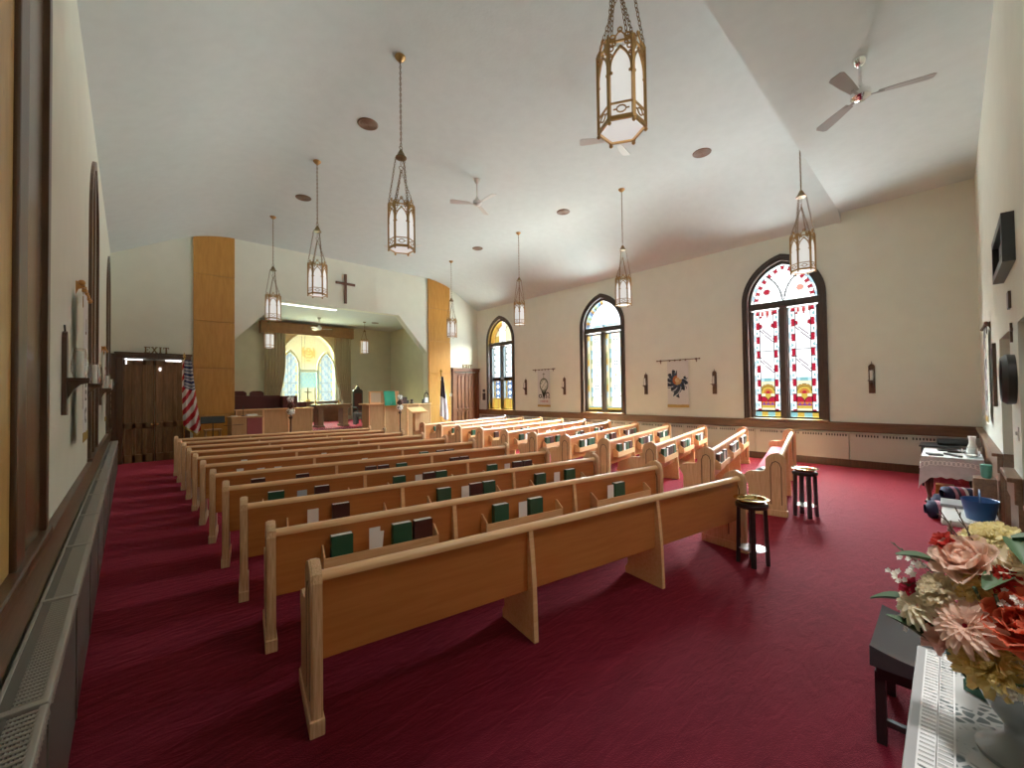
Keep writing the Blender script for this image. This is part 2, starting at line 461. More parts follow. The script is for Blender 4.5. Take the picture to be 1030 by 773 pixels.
mb = MB(); mb.box(XL, XL + .04, YB, YF - .02, 0, .15); struct('baseboard_left', mb, 'dark_wood')
mb = MB(); mb.bbox(10.45, XR - .02, YF - .04, YF, 0, .14, .01); mb.bbox(XC + 3.43 + 1.05, XR - .02, YF - .03, YF, .14, .3, .01); struct('baseboard_front', mb, 'dark_wood')

# wood columns either side of the chancel
def col_top(x): return ceil_z(x) if 0 < x < 2 * XC else min(ZC, ZE + (x - XL) * (ZC - ZE) / (XF0 - XL), ZE + (XR - x) * (ZC - ZE) / (XR - XF1))
for k, (a, b) in enumerate(((1.35, OX0 + .02), (OX1 + .04, 2 * XC - 1.20))):
    mb = MB(); zs = [0, 1.22, 2.6, 4.0, 5.4]
    for i, z in enumerate(zs):
        if i < 4:
            mb.bbox(a, b, YF - .055, YF, z + .010, zs[i + 1] - .010, .008)
        else:
            xs = [a + (b - a) * q / 10 for q in range(11)]
            mb.prism([(a, z + .004), (b, z + .004)] + [(x, col_top(x) - .004) for x in reversed(xs)], XZ, YF - .055, YF)
    mb.box(a + .004, b - .004, YF - .022, YF - .002, 0, 5.5)
    struct(f'trim_{6 + k}', mb, 'panel_wood')

# ------------------------------------------------------------------ front corner doors with EXIT letters
def serif_letters(text, h, parent, mat, gap=.32):
    s = h * .17; x = 0; t = .03
    for ch in text:
        mb = MB(); w = h * (.72 if ch != 'I' else .36)
        B = lambda x0, x1, z0, z1: mb.box(x0, x1, -t, 0, z0, z1)
        if ch == 'E':
            B(0, w, 0, s * .7); B(0, w, h - s * .7, h); B(w * .15, w * .15 + s * 1.15, 0, h); B(w * .15, w * .7, h * .45, h * .45 + s * .6)
            B(w - s * .5, w, 0, h * .30); B(w - s * .5, w, h * .70, h); B(w * .62, w * .70, h * .36, h * .64)
        elif ch == 'X':
            for sg in (1, -1):
                a = .12 * w if sg > 0 else .88 * w; b = w - a
                mb.prism([(a - s * .6, 0), (a + s * .6, 0), (b + s * .6, h), (b - s * .6, h)], XZ, -t - .002 * (sg + 1), 0)
            for xx in (.12 * w, .88 * w):
                B(xx - s, xx + s, 0, s * .5); B(xx - s, xx + s, h - s * .5, h)
        elif ch == 'I':
            B(0, w, 0, s * .6); B(0, w, h - s * .6, h); B(w / 2 - s * .6, w / 2 + s * .6, 0, h)
        elif ch == 'T':
            B(0, w, h - s * .7, h); B(w / 2 - s * .6, w / 2 + s * .6, 0, h); B(w * .28, w * .72, 0, s * .6)
            B(0, s * .5, h * .68, h); B(w - s * .5, w, h * .68, h)
        o = mb.build('letter', mat, parent); o.location = (x, 0, 0)
        x += w + h * gap * .6
    return x
def front_door(n, x0, x1, top, mat, hinge, label, glow_slits, ex0, exh, sub_mat):
    e = struct_empty(f'door_{n}', (x0, YF, 0), 0); W = x1 - x0
    f = MB(); f.bbox(0, .13, -.12, 0, 0, top - .16, .01); f.bbox(W - .13, W, -.12, 0, 0, top - .16, .01); f.bbox(-.02, W + .02, -.15, 0, top - .16, top - .04, .012); f.bbox(-.04, W + .04, -.18, 0, top - .05, top, .01)
    f.build('door_frame', mat, e)
    m = (W - .26)
    for k in range(2):
        a = .13 + k * m / 2 + .004; b = .13 + (k + 1) * m / 2 - .004
        lf = MB(); H = top - .20
        lf.box(a, b, -.055, -.02, .01, H)
        for z0, z1 in ((.01, .22), (.92, 1.08), (H - .14, H)): lf.bbox(a, b, -.085, -.05, z0, z1, .01)
        nst = 3
        for i in range(nst + 1):
            xx = a + (b - a) * i / nst; lf.bbox(max(a, xx - .045), min(b, xx + .045), -.085, -.05, .01, H, .01)
        d = lf.build('door_leaf', sub_mat, e)
        kb = MB(); kx = b - .05 if k == 0 else a + .05
        kb.lathe([(.0001, 0), (.028, .01), (.03, .03), (.012, .045), (.012, .07)], (0, 0, 0), 12, 0, Matrix.Translation((kx, -.155, 1.02)) @ Matrix.Rotation(-pi / 2, 4, 'X'))
        kb.build('knob', 'brass', d, 40)
    if glow_slits:
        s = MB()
        for a, b, z0, z1 in glow_slits: s.box(a, b, -.093, -.087, z0, z1)
        s.build('gap_glow', 'slit_light', e)  # glowing strips stand for light showing through the door gaps
    t = thing('exit_sign', label, 'sign', (ex0, YF - .10, top + .001))
    serif_letters('EXIT', exh, t, 'bronze')
front_door(1, XL + .12, 1.28, 2.98, 'dark_wood', 0, 'brown EXIT letters standing on the dark door frame left of the chancel', [(.18, .52, 2.775, 2.80), (.18, .205, 2.66, 2.80), (1.0, 1.34, 2.765, 2.80), (.86, .90, 2.50, 2.58)], .28, .17, 'door_wood')
front_door(2, 10.42, 11.88, 2.88, 'door_wood_red', 1, 'brown EXIT letters standing on the reddish door frame right of the chancel', None, 10.95, .17, 'door_wood_red')
# dark panelling post in the left corner that carries the hymn board
mb = MB(); mb.bbox(XL, XL + .12, YF - .10, YF, 0, 2.94, .01); struct('trim_8', mb, 'dark_wood')

# ------------------------------------------------------------------ WINDOWS
LEAD = (.0, .0, .0)
WHT = (.60, .63, .64); RED = (.19, .004, .014); TEAL = (.10, .23, .24); YEL = (.28, .18, .025); BLU = (.06, .12, .24); LBL = (.22, .34, .40); PUR = (.09, .02, .12); ORG = (.26, .08, .015); CRM = (.42, .39, .25); GRN = (.20, .25, .11); AMB = (.26, .14, .025)
LW, LH = .60, 2.60        # one light: width, height
def light1(x, z):          # red and white window; x 0..LW, z 0..LH
    e = min(x, LW - x)
    if z < .10: return TEAL if int(x / .15) % 2 == 0 else YEL
    if z < .15: return LEAD
    if e < .035: return LBL if int(z / .17) % 2 else WHT
    if e < .05 and int(z / .012) % 3: return WHT
    if e < .135:
        k = (z % .36)
        if k < .19: return RED if abs(k - .095) < .088 else LEAD
        d = sqrt((e - .05) ** 2 + (k - .275) ** 2)
        return TEAL if d < .045 else (WHT if d < .10 else WHT)
    if e < .145: return LEAD
    u = x - LW / 2
    if z < .27: return YEL if .235 > z > .2 else CRM if z < .2 else YEL
    if z < .36: return PUR if (z - .27) < .085 * (1 - abs(((u + .15) % .10) / .05 - 1)) else RED if z < .30 else ORG
    if z < .56:
        d1 = sqrt((abs(u) - .13) ** 2 + (z - .36) ** 2)
        if abs(d1 - .13) < .008: return LEAD
        if d1 < .13: return RED if z < .45 else RED
        return YEL if abs(u) < .06 else CRM
    if z < .86:
        d = sqrt(u * u + (z - .58) ** 2)
        if d < .045: return RED
        if d < .10: return ORG
        if abs(d - .16) < .008: return LEAD
        if d < .16: return YEL
        if d < .20: return AMB
        if abs(d - .205) < .006: return LEAD
        return CRM
    if z < .94: return TEAL if abs(u) < .09 else LBL
    if z < .952: return LEAD
    for zz in (1.22, 1.98):
        q = z - zz + u * 1.0
        for o in (0, .08):
            if abs(q - o) < .016: return (.08, .04, .06)
    if abs(z - 1.62) < .009: return LEAD
    if 2.18 < z < 2.32 and abs(sqrt((abs(u) - .15) ** 2 + (z - 2.24) ** 2)) < .055: return RED
    if sqrt(u * u + (z - 2.22) ** 2) < .03: return (.5, .5, .45)
    if z > LH - .10: return (.24, .03, .03) if int(x / .06) % 2 else WHT
    if z > LH - .16 and int(x / .05) % 3 == 0: return RED
    return WHT
def quat(u, z, r):
    a = abs(u); b = abs(z)
    return sqrt((a - r * .55) ** 2 + (b - r * .55) ** 2) < r * .33
def light2(x, z):          # pale window with dark four-petal motifs
    e = min(x, LW - x)
    if z < .05 or z > LH - .04: return LEAD
    if z < .16: return YEL if z < .12 else TEAL
    if x < .10: return (GRN, CRM, LBL, YEL)[int(z / .22) % 4] if x < .055 else CRM
    if .10 < x < .135: return LEAD
    if e < .05: return (LBL, CRM, GRN)[int(z / .3) % 3]
    if .135 < x < .20: return (TEAL, CRM, GRN, LBL)[int(z / .16) % 4]
    u = x - (LW + .13) / 2
    k = ((z - .2) % .40) - .2; n = int((z - .2) / .40)
    if n == 0:
        if abs(k - .05 - abs(((u + .2) % .12) - .06)) < .02: return (.06, .08, .10)
    elif n % 2:
        if quat(u, k, .085): return (.10, .14, .15)
    else:
        d = sqrt(u * u + k * k)
        if abs(d - .11) < .010: return (.55, .5, .35)
        if d < .11 and (abs(abs(u) - abs(k)) < .012): return (.35, .35, .25)
        if d < .045: return CRM
    if z > LH - .22 and abs(u) < .14 and z > LH - .22 + .06: return (.9, .8, .55) if abs(u) < .08 else (.85, .55, .45)
    return WHT if n % 2 else (.96, .97, .93)
def light3(x, z):          # blue and yellow window, dark lower sash
    e = min(x, LW - x)
    low = z < 1.15
    if 1.15 < z < 1.32: return LEAD
    if z < .42:
        if abs(z - .40) < .012: return LEAD
        return YEL if int((x + .03) / .09) % 4 else AMB
    if x < .07: return LBL
    if .07 < x < .20:
        k = z % .26
        if x < .12 and k < .13: return LEAD
        return (.10, .12, .10) if k > .13 and not (k < .19 and x > .13) else (YEL if low else WHT)
    if e < .05: return (LBL, YEL)[int(z / .2) % 2]
    u = x - .36; k = (z % .26) - .13
    d = sqrt(u * u + k * k)
    if low:
        if d < .05: return YEL if int(z / .26) % 2 == 0 else (.75, .8, .9)
        if abs(d - .10) < .012: return LEAD
        return BLU if d > .10 else (.75, .85, .95)
    if d < .04: return (.35, .60, .85)
    if abs(u) > .12 and d > .13: return LBL
    return WHT
def head_col(kind):
    def f(x, z):            # x centred, z above the springing
        t = z / .98; a = WA - .13
        c = (.97 ** 2 - a * a) / (2 * a); r = a + c
        d = r - sqrt((abs(x) + c) ** 2 + z * z)         # distance inside the arch edge
        # tracery: two arcs rising from the middle of the sill
        for sx in (1, -1):
            q = sqrt((x - sx * .92) ** 2 + z ** 2)
            if abs(q - .90) < .014 and z < .72: return LEAD
        if kind == 1:
            if d < .05: return LBL if int((z + x) / .14) % 2 else WHT
            if d < .06: return LEAD
            if d < .155:
                return RED if int((atan2(z, abs(x) + .2) * 10)) % 2 else WHT
            if z < .05: return LBL
            if sqrt((abs(x) - .36) ** 2 + (z - .30) ** 2) < .075: return RED if x < 0 else (.40, .16, .12)
            if sqrt(x * x + (z - .45) ** 2) < .05: return (.45, .45, .42)
            return WHT
        if kind == 2:
            if x < 0 and d < .13: return (LBL, BLU, AMB, LBL, GRN)[int(atan2(z, abs(x) + .1) * 9) % 5]
            if d < .14 and x < 0: return LEAD
            if d < .16: return (.9, .93, .97)
            if abs(d - .21) < .006: return (.5, .55, .55)
            return LBL if z < .10 else (.90, .96, .98)
        if x < .0 and d < .22: return AMB if d > .03 else YEL
        if d < .24 and x < .0: return LEAD
        return (YEL if z < .3 and x < 0 else CRM) if abs(x) > .2 else (.92, .95, .88)
    return f

def glass_rect(x0, z0, w, h, y, fn, cell=.0175):
    mb = MB(); nu = int(w / cell); nv = int(h / cell)
    mb.grid(nu, nv, lambda u, v: (x0 + u * w, y, z0 + v * h), 0, lambda u, v: fn(u * w, v * h))
    return mb
def arched_window(n, loc, rz, fn, kind, boarded=False):
    e = struct_empty(f'window_{n}', loc, rz)
    fm = MB()
    # casing on the wall face, then a deeper inner frame
    fm.ring(arch(WA + .03, WZ0, WZS, WH + .04), arch(WA - .075, WZ0, WZS, WH - .09), XZ, -.045, .30, 0)
    fm.ring(arch(WA + .055, WZ0, WZS, WH + .07), arch(WA + .0, WZ0, WZS, WH + .0), XZ, -.065, .0, 0)
    fm.ring(arch(WA - .07, WZ0, WZS, WH - .08), arch(WA - .135, WZ0, WZS, WH - .17), XZ, .06, .20, 0)
    fm.build('window_frame', 'frame_wood', e)
    sl = MB(); sl.bbox(-WA - .06, WA + .06, -.09, .28, WZ0 - .03, WZ0 + .03, .01)
    sl.build('window_sill', 'rail_wood', e)
    zt = 3.82; a = WA - .12
    mu = MB(); mu.bbox(-.085, .085, .05, .22, WZ0, zt + .02, .015); mu.bbox(-.05, .05, .02, .06, WZ0, zt, .015)
    mu.build('mullion', 'frame_wood', e)
    tr = MB(); tr.bbox(-a - .03, a + .03, .02, .22, zt, zt + .18, .02); tr.build('transom', 'frame_wood', e)
    for k in (-1, 1):
        x0 = (-a + .02) if k < 0 else .075; w = a - .095
        z0, h = WZ0 + .08, zt - WZ0 - .10
        sash = MB()
        out = [(x0, z0 - .06), (x0 + w, z0 - .06), (x0 + w, z0 + h), (x0, z0 + h)]
        inn = [(x0 + .035, z0), (x0 + w - .03, z0), (x0 + w - .03, z0 + h - .03), (x0 + .035, z0 + h - .03)]
        sash.ring(out, inn, XZ, .09, .15); sash.build('sash', 'frame_wood', e)
        if not boarded:
            g = glass_rect(x0 + .03, z0 - .005, w - .05, h - .02, .13, lambda x, z, w=w, h=h: fn(x / (w - .05) * LW, z / (h - .02) * LH))
            g.build('glass_pane', 'stained_glass', e, recalc=False)
    if not boarded:
        hd = MB(); zs0 = zt + .16; cell = .0175; cf = head_col(kind)
        aa = WA - .11; hh = WZS + WH - zs0
        nu, nv = int(2 * aa / cell), int(hh / cell)
        for j in range(nv):
            for i in range(nu):
                x, z = -aa + (i + .5) * cell, zs0 + (j + .5) * cell
                if in_arch(x, z, aa, WZ0, WZS, WH - .14):
                    hd.add([(x - cell / 2, .13, z - cell / 2), (x + cell / 2, .13, z - cell / 2), (x + cell / 2, .13, z + cell / 2), (x - cell / 2, .13, z + cell / 2)], [(0, 1, 2, 3)], 0, cf(x, z - zs0))
        hd.build('head_glass', 'stained_glass', e, recalc=False)
    else:
        bd = MB(); ol = arch(WA - .10, WZ0 + .02, WZS, WH - .12)
        bd.prism(ol, XZ, .155, .185); bd.build('pine_panel', 'pine', e)
    return e
for i, y in enumerate(WIN_Y):
    arched_window(i + 1, (XR, y, 0), -pi / 2, (light1, light2, light3)[i], i + 1)
def boarded_window(n, loc, rz):
    e = struct_empty(f'window_{n}', loc, rz); a = .82; h = WH
    O = lambda d, k=0: arch(a - d, WZ0, WZS, h - d * 1.15)
    fm = MB(); fm.ring(O(-.03), O(.07), XZ, -.032, .10); fm.build('window_frame', 'dark_wood', e)
    mu = MB(); mu.bbox(-.02, .19, -.022, .06, WZ0, WZS + h - .10, .01); mu.build('mullion', 'dark_wood', e)
    P = O(.06); n = len(P) // 2
    cm = MB(); cm.prism([(.15, WZ0)] + [(.15, WZS + h - .30)] + P[n + 2:], XZ, -.006, .04); cm.build('right_panel', 'pine_shaded', e)
    bd = MB(); bd.prism(P[:n - 1] + [(.0, WZS + h - .14), (.0, WZ0)], XZ, .0, .045); bd.build('pine_panel', 'pine', e)
    bk = MB(); bk.prism(arch(WA - .04, WZ0 - .05, WZS, WH - .05), XZ, .321, .36); bk.build('back_panel', 'dark_wood', e)
    sl = MB(); sl.bbox(-a - .06, a + .06, -.05, .05, WZ0 - .03, WZ0 + .02, .01); sl.build('window_sill', 'dark_wood', e)
for i, y in enumerate(WIN_Y):
    boarded_window(i + 4, (XL, y, 0), pi / 2)

# fill light added above and behind the camera for the near pews
l_ = bpy.data.lights.new('rear_fill', 'AREA'); l_.shape = 'DISK'; l_.size = .7; l_.energy = 8; l_.spread = radians(95); l_.color = (1, .96, .90)
o_ = bpy.data.objects.new('rear_fill', l_); COL.objects.link(o_); o_.location = (3.3, -.05, 5.76)

# narrow fill light added over the entry table to brighten the flowers
l_ = bpy.data.lights.new('table_fill', 'AREA'); l_.shape = 'DISK'; l_.size = .6; l_.energy = 5; l_.spread = radians(46); l_.color = (1, .97, .93)
o_ = bpy.data.objects.new('table_fill', l_); COL.objects.link(o_); o_.location = (1.25, .10, 5.76); o_.rotation_euler = (radians(-3), radians(-6), 0)

# sky portals in the window openings (guide the daylight sampling)
def portal(loc, rot, sx, sy):
    l = bpy.data.lights.new('daylight', 'AREA'); l.shape = 'RECTANGLE'; l.size = sx; l.size_y = sy
    l.cycles.is_portal = True
    o = bpy.data.objects.new('daylight', l); COL.objects.link(o); o.location = loc; o.rotation_euler = rot
for i, y in enumerate(WIN_Y):
    portal((XR + .34, y, 3.05), (0, pi / 2, 0), 4.2, 1.8)
portal((CW_X, CH_Y + .32, 3.05), (-pi / 2, 0, 0), 2.4, 3.2)

# ------------------------------------------------------------------ chancel window
def chancel_window():
    e = struct_empty('window_7', (CW_X, CH_Y, 0), 0)
    fm = MB(); fm.ring(arch(CW_A + .06, CW_Z0, CW_ZS, CW_H + .07), arch(CW_A - .02, CW_Z0, CW_ZS, CW_H - .03), XZ, -.03, .28)
    # mullions and the three-lobed tracery
    for sx in (-1, 1):
        fm.box(sx * .40 - .045, sx * .40 + .045, .08, .18, CW_Z0, 3.0)
        c = sx * .77
        A = [(c + x, z) for x, z in arch(.41, CW_Z0, 3.0, .80)]; B = [(c + x, z) for x, z in arch(.33, CW_Z0, 3.0, .68)]
        fm.ring(A, B, XZ, .08, .18, 0, False)
    fm.box(-.42, .42, .09, .17, 2.80, 2.92)
    fm.build('window_frame', 'curtain_cloth', e)
    def cf(x, z):
        ax = abs(x)
        if ax > .44:
            u = ax - .77
            if abs((u + .4) % .14 - .07) < .007 or abs(z % .42 - .21) < .008: return (.2, .25, .25)
            if sqrt(u * u + ((z % .42) - .21) ** 2) < .08: return (.55, .78, .90)
            return (.55, .80, .95) if (int(z / .14) + int((u + 2) / .1)) % 3 == 0 else (.86, .95, .93) if abs(u) < .22 else (.95, .90, .50)
        if z > 2.9:
            if abs((x + 1) % .13 - .065) < .006: return (.4, .35, .12)
            if sqrt((ax - .26) ** 2 + (z - 3.68) ** 2) < .21 + .07 * sin(8 * atan2(z - 3.68, ax - .26)) or (ax < .10 and 3.3 < z < 3.95 and int(z / .07) % 2): return (.95, .62, .06)
            return (.97, .92, .60) if z > 3.2 else (.90, .93, .72)
        if abs((x + 1) % .2 - .1) < .007: return (.3, .35, .35)
        if z > 2.1: return (.50, .85, .90) if (int(z / .12) + int((x + 1) / .08)) % 2 else (.72, .92, .80)
        return (.97, .94, .62)
    hd = MB(); cell = .022; a = CW_A - .01
    for j in range(int(3.1 / cell)):
        for i in range(int(2 * a / cell)):
            x, z = -a + (i + .5) * cell, CW_Z0 + (j + .5) * cell
            if in_arch(x, z, a, CW_Z0, CW_ZS, CW_H):
                u = abs(x) - .77
                col = cf(x, z)
                if z > 3.0 and abs(x) > .3 and not in_arch(u, z, .41, CW_Z0, 3.0, .8): col = (.97, .92, .62)
                col = tuple(.30 * c ** 1.7 for c in col)
                hd.add([(x - cell / 2, .13, z - cell / 2), (x + cell / 2, .13, z - cell / 2), (x + cell / 2, .13, z + cell / 2), (x - cell / 2, .13, z + cell / 2)], [(0, 1, 2, 3)], 0, col)
    hd.build('glass_pane', 'stained_glass', e, recalc=False)
chancel_window()

# curtains: sheer over the window, heavy drapes at both sides, wood valance box
def drape(name, label, x0, x1, x0b, x1b, y, z0, z1, folds, amp, mat, group=None):
    mb = MB()
    def fn(u, v):
        a = x0 + (x1 - x0) * u; b = x0b + (x1b - x0b) * u
        t = 1 - v
        w = max(0, min(1, (t - .35) / .65)); w = w * w * (3 - 2 * w)
        return (a + (b - a) * w, y + amp * sin(u * folds * 2 * pi) * (.6 + .4 * t), z0 + (z1 - z0) * v)
    mb.grid(folds * 8, 14, fn)
    o = mb.build(name, mat, None, 80, False); return tag(o, label, 'curtain', group)
drape('sheer_curtain', 'thin pale sheer curtain drawn across the chancel window', 4.78, 7.18, 4.78, 7.18, CH_Y - .16, 1.35, 4.45, 22, .035, 'sheer_cloth')
drape('drape', 'heavy tan drape left of the chancel window', 4.12, 4.95, 4.12, 4.62, CH_Y - .24, .75, 4.45, 7, .05, 'curtain_cloth')
drape('drape', 'heavy tan drape right of the chancel window', 7.0, 7.78, 7.36, 7.78, CH_Y - .24, .75, 4.45, 7, .05, 'curtain_cloth')
t = thing('valance', 'brown wooden valance box above the chancel window curtains', 'valance', (XC + .15, CH_Y, 4.42))
mb = MB(); mb.bbox(-1.93, 1.93, -.42, -.38, 0, .46, .008); mb.box(-1.93, -1.89, -.38, 0, 0, .46); mb.box(1.89, 1.93, -.38, 0, 0, .46); mb.build('board', 'valance_wood', t)
mb = MB(); mb.bbox(-1.95, 1.95, -.44, 0, .46, .49, .006); mb.build('top_board', 'valance_wood', t)

# ================================================================== PEWS
PH = .90
END_PROF = [(0, 0), (.0, .785), (.012, .83), (.045, .862), (.10, .884), (.165, .866), (.215, .832), (.235, .79), (.24, .66), (.255, .625), (.29, .612), (.42, .605), (.475, .585), (.505, .545), (.505, .50), (.48, .46), (.455, .42), (.452, .13), (.50, .10), (.50, 0)]
def smooth_prof(p): return p
LA, RA = -.1769, .1869
def pew(name, label, L, rack):
    t = thing(name, label, 'pew', (0, 0, 0), 0, 'oak church pews')
    for x in (0, L):
        mb = MB(); T = .029
        mb.prism([(a + .006, b - (.006 if b > .02 else 0)) for a, b in END_PROF], YZ, x - T, x + T)
        mb.prism(END_PROF, YZ, x - T + .010, x + T - .010)
        # plinth and grooved edge lines
        mb.bbox(x - T - .008, x + T + .008, -.012, .512, 0, .085, .006)
        o = mb.build('end_panel', 'oak_edge', t)
        # routed arch on both faces
        g = MB()
        for sx in (-1, 1):
            pa = [(.05, .16), (.05, .68), (.075, .745), (.12, .77), (.165, .745), (.19, .68), (.19, .16)]
            pb = [(.062, .16), (.062, .68), (.085, .737), (.12, .757), (.155, .737), (.178, .68), (.178, .16)]
            xx = x + sx * T
            g.ring(pa, pb, YZ, min(xx, xx + sx * .002), max(xx, xx + sx * .002), 0, False)
        g.build('routed_arch', 'rail_wood', o)
    T = .029
    mb = MB(); mb.bbox(T, L - T, .072, .10, .345, .785, .006); mb.build('backrest', 'oak_back', t)
    mb = MB(); pr = [(.045, .778), (.042, .798), (.052, .817), (.075, .825), (.10, .819), (.112, .801), (.11, .778)]
    mb.prism(pr, YZ, T, L - T); mb.build('top_rail', 'oak', t, 50)
    mb = MB(); mb.bbox(T, L - T, .10, .47, .385, .415, .008); mb.build('seat', 'oak', t)
    mb = MB(); mb.bbox(T + .01, L - T - .01, .105, .465, .416, .475, .025); mb.build('seat_cushion', 'cushion', t, 50)
    for x in (L / 3, 2 * L / 3):
        mb = MB(); w = .018
        mb.prism([(.0, 0), (.072, .0), (.072, .778), (.05, .778), (.03, .6), (.012, .40)], YZ, x - w, x + w)
        mb.prism([(.07, 0), (.43, 0), (.43, .06), (.40, .10), (.40, .385), (.07, .385)], YZ, x - w, x + w)
        mb.build('support', 'oak', t)
    if rack:
        for k in range(3):
            x0 = .33 + k * (L / 3 - .03) - (.0 if k == 0 else .02); x1 = x0 + .90
            mb = MB()
            mb.box(x0, x1, -.022, .072, .487, .499)
            mb.bbox(x0, x1, -.034, -.022, .477, .572, .003)
            for xx in (x0, x1 - .012):
                mb.prism([(-.036, .477), (.072, .477), (.072, .645), (.05, .645), (-.036, .585)], YZ, xx, xx + .012)
            mb.build('book_rack', 'oak', t)
    return t
LP, RP = 4.25, 4.17
def row_word(i): return 'back row' if i == 0 else ('second row from back' if i == 1 else 'front row' if i == 10 else ORD[i] + ' row from back')
pl0 = pew('pew', 'oak pew with plain back, back row of the left block', LP, False)
pl1 = pew('pew', 'oak pew with book racks, second row from back in the left block', LP, True)
pr0 = pew('pew', 'oak pew with pink seat cushion, back row of the right block', RP, False)
pr1 = pew('pew', 'oak pew with book racks, second row from back in the right block', RP, True)
def lpos(i): return (.722 + .0034 * i, 2.296 + .9594 * i)
def rpos(i): return (6.657 + .0005 * i, 1.585 + .95 * i)
pl0.location = (*lpos(0), 0); pl0.rotation_euler.z = LA
pr0.location = (*rpos(0), 0); pr0.rotation_euler.z = RA
for i in range(1, 11):
    for src, pos, ang, side in ((pl1, lpos, LA, 'left'), (pr1, rpos, RA, 'right')):
        if i == 1: src.location = (*pos(1), 0); src.rotation_euler.z = ang; src['group'] = 'oak church pews'
for i in range(2, 11):
    dup(pl1, (*lpos(i), 0), LA, f'oak pew with book racks, {row_word(i)} in the left block')
    dup(pr1, (*rpos(i), 0), RA, f'oak pew with book racks, {row_word(i)} in the right block')

# books and papers in the racks
def hymnal(name, label, cover, cat='book'):
    t = thing(name, label, cat)
    w, d, h = .155, .056, .220
    mb = MB(); mb.box(0, w, 0, .003, 0, h); mb.box(0, w, d - .003, d, 0, h); mb.box(-.002, .002, 0, d, 0, h); mb.build('cover', cover, t)
    mb = MB(); mb.box(.003, w - .005, .0035, d - .0035, .003, h - .0005); mb.build('pages', 'paper', t)
    return t
def paper_card(name, label, w, h, mat, fold=False):
    mb = MB(); mb.box(0, w, 0, .003, 0, h)
    if fold: mb.box(.02, w + .012, .006, .009, .014, h * .86, 0, Matrix.Rotation(.10, 4, 'Y'))
    return tag(mb.build(name, mat), label, 'card')
PROTO = {
    'G': (hymnal('hymnal', 'x', 'green_cover'), .165, 'green hymnal', .018),
    'D': (hymnal('hymnal', 'x', 'dark_cover'), .165, 'dark red hymnal', .018),
    'W': (paper_card('pew_card', 'x', .095, .21, 'paper'), .11, 'white card', .012),
    'B': (paper_card('pew_card', 'x', .10, .20, 'blue_paper'), .115, 'pale blue card', .012),
    'E': (paper_card('offering_envelope', 'x', .085, .23, 'paper', True), .13, 'white folded envelope', .020),
    'N': (paper_card('pew_card', 'x', .10, .17, 'beige_paper'), .115, 'tan card', .012),
}
used = set()
LROWS = {
    1: ['G_E.GD', '.G_WG', '._WG.'], 2: ['_W_D.', '.G_WDG', 'G_W_G'], 3: ['G_B.D', 'G_WDG', 'G_W.DD'], 4: ['D_N_D', '.DD_G', 'DD_N_G'],
    5: ['E_W_W', '_N._W', 'G_.DD'], 6: ['W_E.', '.E_N', '_WW.'], 7: ['', '_E', 'N'], 8: ['', '', 'W'], }
RROWS = {
    1: ['DG_WDG', 'DGWDG', 'WD_DG'], 2: ['GWDDG', 'DG.GWD', 'GDWD.'], 3: ['.G_WGD', 'GDDWG', 'DGWGD'], 4: ['_GW.GG', 'WG_DD', 'DWDDG'],
    5: ['GD._G', '_WG.D', 'GW_D'], 6: ['_G.WD', 'WE_W', '_WW'], 7: ['_D.', 'D_G', '_W'], 8: ['.G_', 'D', '.W'], 9: ['.G_', 'D_', 'W'], 10: ['G', 'D', ''], }
def place_books(rows, pos, ang, L, side):
    for i, racks in rows.items():
        ox, oy = pos(i)
        for k, seq in enumerate(racks):
            x = .33 + k * (L / 3 - .03) - (.0 if k == 0 else .02) + .05
            cnt = {}
            n_of = {c: seq.count(c) for c in seq}
            for c in seq:
                if c == '_': x += .10; continue
                if c == '.': x += .05; continue
                proto, w, nm, dep = PROTO[c]
                if x + w > .33 + k * (L / 3 - .03) - (.0 if k == 0 else .02) + .885: continue
                lx, ly = x + random.uniform(0, .02), -.012 + random.uniform(0, .012)
                x += w + random.uniform(.005, .02)
                wx = ox + lx * cos(ang) - ly * sin(ang); wy = oy + lx * sin(ang) + ly * cos(ang)
                cnt[c] = cnt.get(c, 0) + 1
                which = '' if n_of[c] == 1 else (ORD[cnt[c] - 1] + ' ')
                row = 'second row from back' if i == 1 else 'front row' if i == 10 else ORD[i] + ' row from back'
                rk = ('left', 'middle', 'right')[k]
                frm = f', {which}from left' if which else ''
                lab = f'{nm}{frm} in the {rk} rack, {row}, {side} block'
                loc = (wx, wy, .4992)
                if c not in used:
                    used.add(c); o = proto; o.location = loc; o.rotation_euler = (0, 0, ang); o['label'] = lab
                else:
                    o = dup(proto, loc, ang, lab)
                o['group'] = f'books and cards in the {side} block racks'
place_books(LROWS, lpos, LA, LP, 'left')
place_books(RROWS, rpos, RA, RP, 'right')

# things left on the last right-hand pew
mb = MB(); mb.lathe([(.0001, 0), (.10, .005), (.125, .04), (.11, .09), (.05, .12), (.0001, .125)], (0, 0, 0), 18)
o = mb.build('cushion', 'near_black', None, 60); o.location = (rpos(0)[0] + .25, rpos(0)[1] + .36, .4755); o.scale = (1.2, .8, 1.1); tag(o, 'small black cushion lying on the pink seat of the rear right pew', 'cushion')

